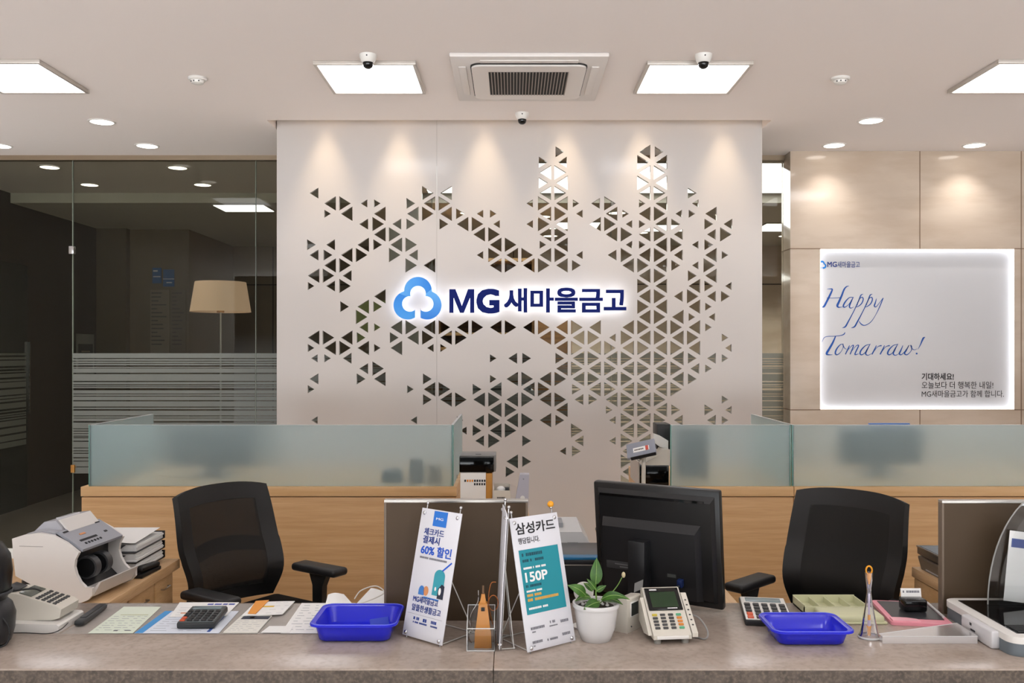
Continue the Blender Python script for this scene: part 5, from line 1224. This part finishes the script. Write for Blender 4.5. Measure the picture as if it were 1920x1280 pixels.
# ------------------------------------------------------------------ things blurred behind the frosted glass
def back_monitor(label, x, y):
    t = thing('monitor', label, 'monitor', (x, y, .854), 0)
    MB().b2((-.22, 0, .05), (.22, .03, .258), .006).build('bezel', black_pl, t); MB().b2((-.03, .03, .01), (.03, .06, .15)).build('stand_neck', black_pl, t, smooth=0); MB().b2((-.1, -.02, 0), (.1, .12, .012), .004).build('stand_base', black_pl, t)
back_monitor('dark monitor blurred behind the right frosted glass', 1.93, 4.72)
back_monitor('dark monitor blurred behind the left frosted glass', -1.56, 4.66)
o = MB().b2((1.87, 4.722, 1.1125), (2.08, 4.748, 1.127), .002).build('blue_folder', M('folder_blue', (50, 110, 190), .4)); tag(o, 'blue folder edge peeking over the right frosted glass', 'folder')
o = MB().box((.93, 4.7, .979), (.16, .1, .25), .01).build('upright_case', black_pl); tag(o, 'dark upright case blurred behind short frosted pane', 'box')
for i, (x, w_, h_, m2, lbl) in enumerate(((-.60, .10, .06, dark_grey, 'low dark item blurred behind left frosted glass'), (-.48, .07, .11, M('book_brown', (90, 70, 56), .6), 'tall brown item blurred behind left frosted glass'), (-.39, .06, .08, M('book_tan', (150, 116, 84), .6), 'tan item blurred behind left frosted glass'))):
    o = MB().box((x, 4.5, .854 + h_ / 2), (w_, .09, h_), .006).build('desk_item', m2); o.name = ('stapler_box', 'binder', 'card_box')[i]; tag(o, lbl, 'box')

# ------------------------------------------------------------------ right end of the counter
gv = thing('glass_pen_stand', 'waisted clear glass pen stand with amber core by right tray', 'pen stand', (.898, 2.274, CZ))
MB().lathe([(.026, 0), (.027, .002), (.0265, .005), (.022, .012), (.016, .045), (.009, .085), (.0055, .115), (.0055, .125), (.0085, .15), (.0095, .165)], n=36, cap=False).build('glass_body', pane_mat('stand_glass', (.96, .95, .97), .05, .02, .12, (226, 218, 232)), gv, smooth=60)
MB().lathe([(.0265, .0005), (.0275, .003), (.026, .006)], n=36, cap=False).build('base_ring', clear_edge, gv)
co = MB(); co.cyl((0, 0, .006), (0, 0, .026), .0042, .005, n=12); co.cyl((0, 0, .026), (0, 0, .03), .006, n=12); co.cyl((0, 0, .045), (0, 0, .058), .0035, n=12); co.build('amber_core', amber_bright, gv)
MB().cyl((0, 0, .03), (0, 0, .045), .004, n=12).build('clear_core', M('core_lilac', (180, 168, 190), .3), gv)
MB().cyl((0, 0, .058), (0, 0, .11), .0022, n=10).build('core_stem', M('core_lilac', (180, 168, 190), .3), gv)
MB().tube([(.0075 * math.cos(i * PI / 10), 0, .170 + .0105 * math.sin(i * PI / 10)) for i in range(20)], .0022, 8, closed=True).build('top_loop', amber_bright, gv)
MB().lathe([(.002, .135), (.005, .15), (.0065, .162)], n=16, cap=False).build('amber_tip', amber_bright, gv)

pg = thing('divided_tray', 'pale green divided stamp tray left of the pink tablet', 'tray', (.80, 2.385, CZ + .0005))
b = MB(); b.b2((0, .095, 0), (.175, .195, .004)); b.b2((0, .095, 0), (.003, .195, .024)); b.b2((.172, .095, 0), (.175, .195, .024)); b.b2((0, .192, 0), (.175, .195, .026)); b.b2((0, .095, 0), (.175, .098, .02))
for x in (.045, .088, .131): b.b2((x, .098, .004), (x + .002, .192, .02))
b.build('compartments', pale_green, pg, smooth=0)
MB().box((.105, .045, .011), (.16, .092, .022), .008, 3).build('lid', pale_green, pg); MB().b2((.02, -.004, 0), (.19, .094, .006), .002).build('lid_flange', pale_green, pg)
pk_ = thing('writing_tablet', 'pink framed black writing tablet right of the pale green tray', 'tablet', (1.09, 2.472, CZ + .0005), R(-8))
o_ = MB(); o_.prism(rrect(.078, .108, .01), 0, .008, 'z'); o_.build('frame', pink, pk_)
MB().b2((-.064, -.07, .008), (.066, .098, .0092)).build('writing_surface', M('tablet_black', (48, 48, 51), .35), pk_, smooth=0)
MB().prism([(-.072, -.1), (.0, -.1), (-.005, -.078), (-.03, -.068), (-.072, -.068)], .008, .011, 'z').build('pink_corner', M('pink_light', (234, 168, 180), .4), pk_)
MB().tube([(.07, .09, .011), (.07, -.05, .011)], .0035, 8).build('stylus', M('stylus_grey', (200, 196, 196), .4), pk_)
sp2 = thing('stamp_stand', 'black stamp case with a white card slot on the pink tablet', 'stamp case', (1.10, 2.48, CZ + .0105))
MB().box((0, 0, .017), (.062, .045, .034), .006, 3).build('case', black_gloss, sp2); MB().at(Matrix.Rotation(R(-10), 4, 'X')).b2((-.027, .006, .03), (.029, .008, .058)).build('card', paper, sp2, smooth=0)
mk = MB().at(Matrix.Rotation(R(-10), 4, 'X') @ Matrix.Translation((0, .0055, 0)) @ FACE); marks(mk, -.022, .024, .046, .006, random.Random(5)); mk.build('print', ink_grey, sp2, smooth=0)
ac_ = thing('acrylic_tray', 'thin frosted clear plastic sheet tray at the counter front right', 'tray', (.912, 2.226, CZ + .0005))
b = MB(); b.poly([(0, 0, .018), (.235, 0, .018), (.238, .109, .018), (0, .02, .018)]); b.poly([(0, 0, 0), (.235, 0, 0), (.235, 0, .018), (0, 0, .018)]); b.poly([(.235, 0, 0), (.238, .109, 0), (.238, .109, .018), (.235, 0, .018)]); b.poly([(0, 0, 0), (0, .02, 0), (0, .02, .018), (0, 0, .018)])
b.build('cover_sheet', pane_mat('frosted_sheet', (.97, .97, .97), .03, .2, .52, (240, 237, 237)), ac_, smooth=0)
MB().tube([(0, .02, .018), (0, 0, .018), (.235, 0, .018), (.238, .109, .018), (0, .02, .018)], .0008, 6).build('edge', clear_edge, ac_)

idr = thing('document_scanner', 'white and grey scanner with dark glass at the right end of counter', 'scanner', (1.178, 2.128, CZ + .0005))
MB().prism([(x + .21, y + .17) for x, y in rrect(.21, .17, .03)], .0, .03, 'z').build('base', steel_grey, idr, smooth=30)
MB().prism([(x + .21, y + .17) for x, y in rrect(.212, .172, .032)], .03, .046, 'z').build('top_cover', white_pl, idr, smooth=30)
MB().b2((.028, .095, .046), (.30, .315, .0475)).build('scan_glass', black_gloss, idr, smooth=0)
b = MB()
for i in range(9): b.b2((.035, .035 + i * .0065, .046), (.3, .0385 + i * .0065, .0485))
b.build('key_ridges', black_pl, idr, smooth=0); MB().b2((.028, .03, .0455), (.30, .095, .0465)).build('ridge_bed', black_gloss, idr, smooth=0)
MB().box((-.008, .13, .0215), (.022, .15, .043), .005, 3).build('side_block', M('block_white', (206, 204, 206), .4), idr)
mk = MB().at(Matrix.Translation((-.0195, .16, .016)) @ Matrix.Rotation(-PI / 2, 4, 'Z') @ FACE); marks(mk, 0, .03, 0, .005, random.Random(2)); marks(mk, .0, .012, .012, .007, random.Random(7)); mk.build('print', ink_black, idr, smooth=0)
MB().box((.12, .12, .049), (.03, .018, .003), .001).build('white_button', white_pl, idr)
sh_ = thing('acrylic_shield', 'arched clear acrylic stand behind the scanner at right edge', 'shield', (1.45, 2.40, CZ + .0485))
arch = [(-.185 * math.cos(R(a)) , .31 * math.sin(R(a))) for a in range(0, 181, 6)]
MB().prism(arch, 0, .003, 'y').build('sheet', pane_mat('smoky_acrylic', (.82, .82, .82), .08, .0), sh_, smooth=0)
MB().tube([(x, .0015, z) for x, z in arch], .002, 6).build('edge', M('acrylic_edge2', (150, 150, 146), .25), sh_)
MB().prism([(.01 - .185 * math.cos(R(a)) * .97, .31 * math.sin(R(a)) * .97) for a in range(0, 181, 6)], -.025, -.023, 'y').build('front_sheet', clear, sh_, smooth=0)
pd = thing('notice_paper', 'white notice with a dark blue bar held in the acrylic stand', 'notice', (1.42, 2.381, CZ + .049))
TN = Matrix.Rotation(R(-3), 4, 'X') @ Matrix.Rotation(R(7), 4, 'Y')
MB().at(TN).b2((-.125, 0, .0), (.1, .001, .185)).build('sheet', paper, pd, smooth=0); MB().at(TN).b2((-.118, -.0012, .142), (.06, 0, .165)).build('blue_bar', M('bar_blue', (36, 66, 140), .6), pd, smooth=0)

# right desk return with flatbed scanner
rd = thing('return_desk', 'oak desk return at right behind the brown board', 'desk', (1.45, 2.6, 0))
MB().b2((0, 0, .685), (.8, .68, .72), .002).build('desktop', oak_top, rd); MB().b2((.006, .02, .06), (.78, .67, .68)).build('pedestal', oak, rd, smooth=0)
fs = thing('flatbed_scanner', 'dark flatbed scanner on the right oak desk', 'scanner', (1.468, 2.78, .72))
MB().prism([(.0, .0), (.46, 0), (.46, .05), (-.012, .05), (-.012, .042)], 0, .46, 'y').build('base', M('scanner_brown', (104, 94, 84), .35), fs, smooth=0)
MB().b2((-.012, -.004, .054), (.46, .47, .082), .004).build('lid', M('scanner_lid', (66, 64, 62), .3), fs)
MB().b2((-.004, .004, .082), (.45, .462, .0835)).build('lid_plate', M('lid_slate', (92, 98, 106), .3), fs, smooth=0)
lp_ = MB(); lp_.b2((-.0135, -.006, .079), (-.011, .472, .084)); lp_.b2((-.012, .469, .079), (.46, .472, .084)); lp_.build('lid_edge', alu, fs, smooth=0)
MB().b2((-.003, .30, .006), (0, .42, .018)).build('label_strip', light_grey, fs, smooth=0)
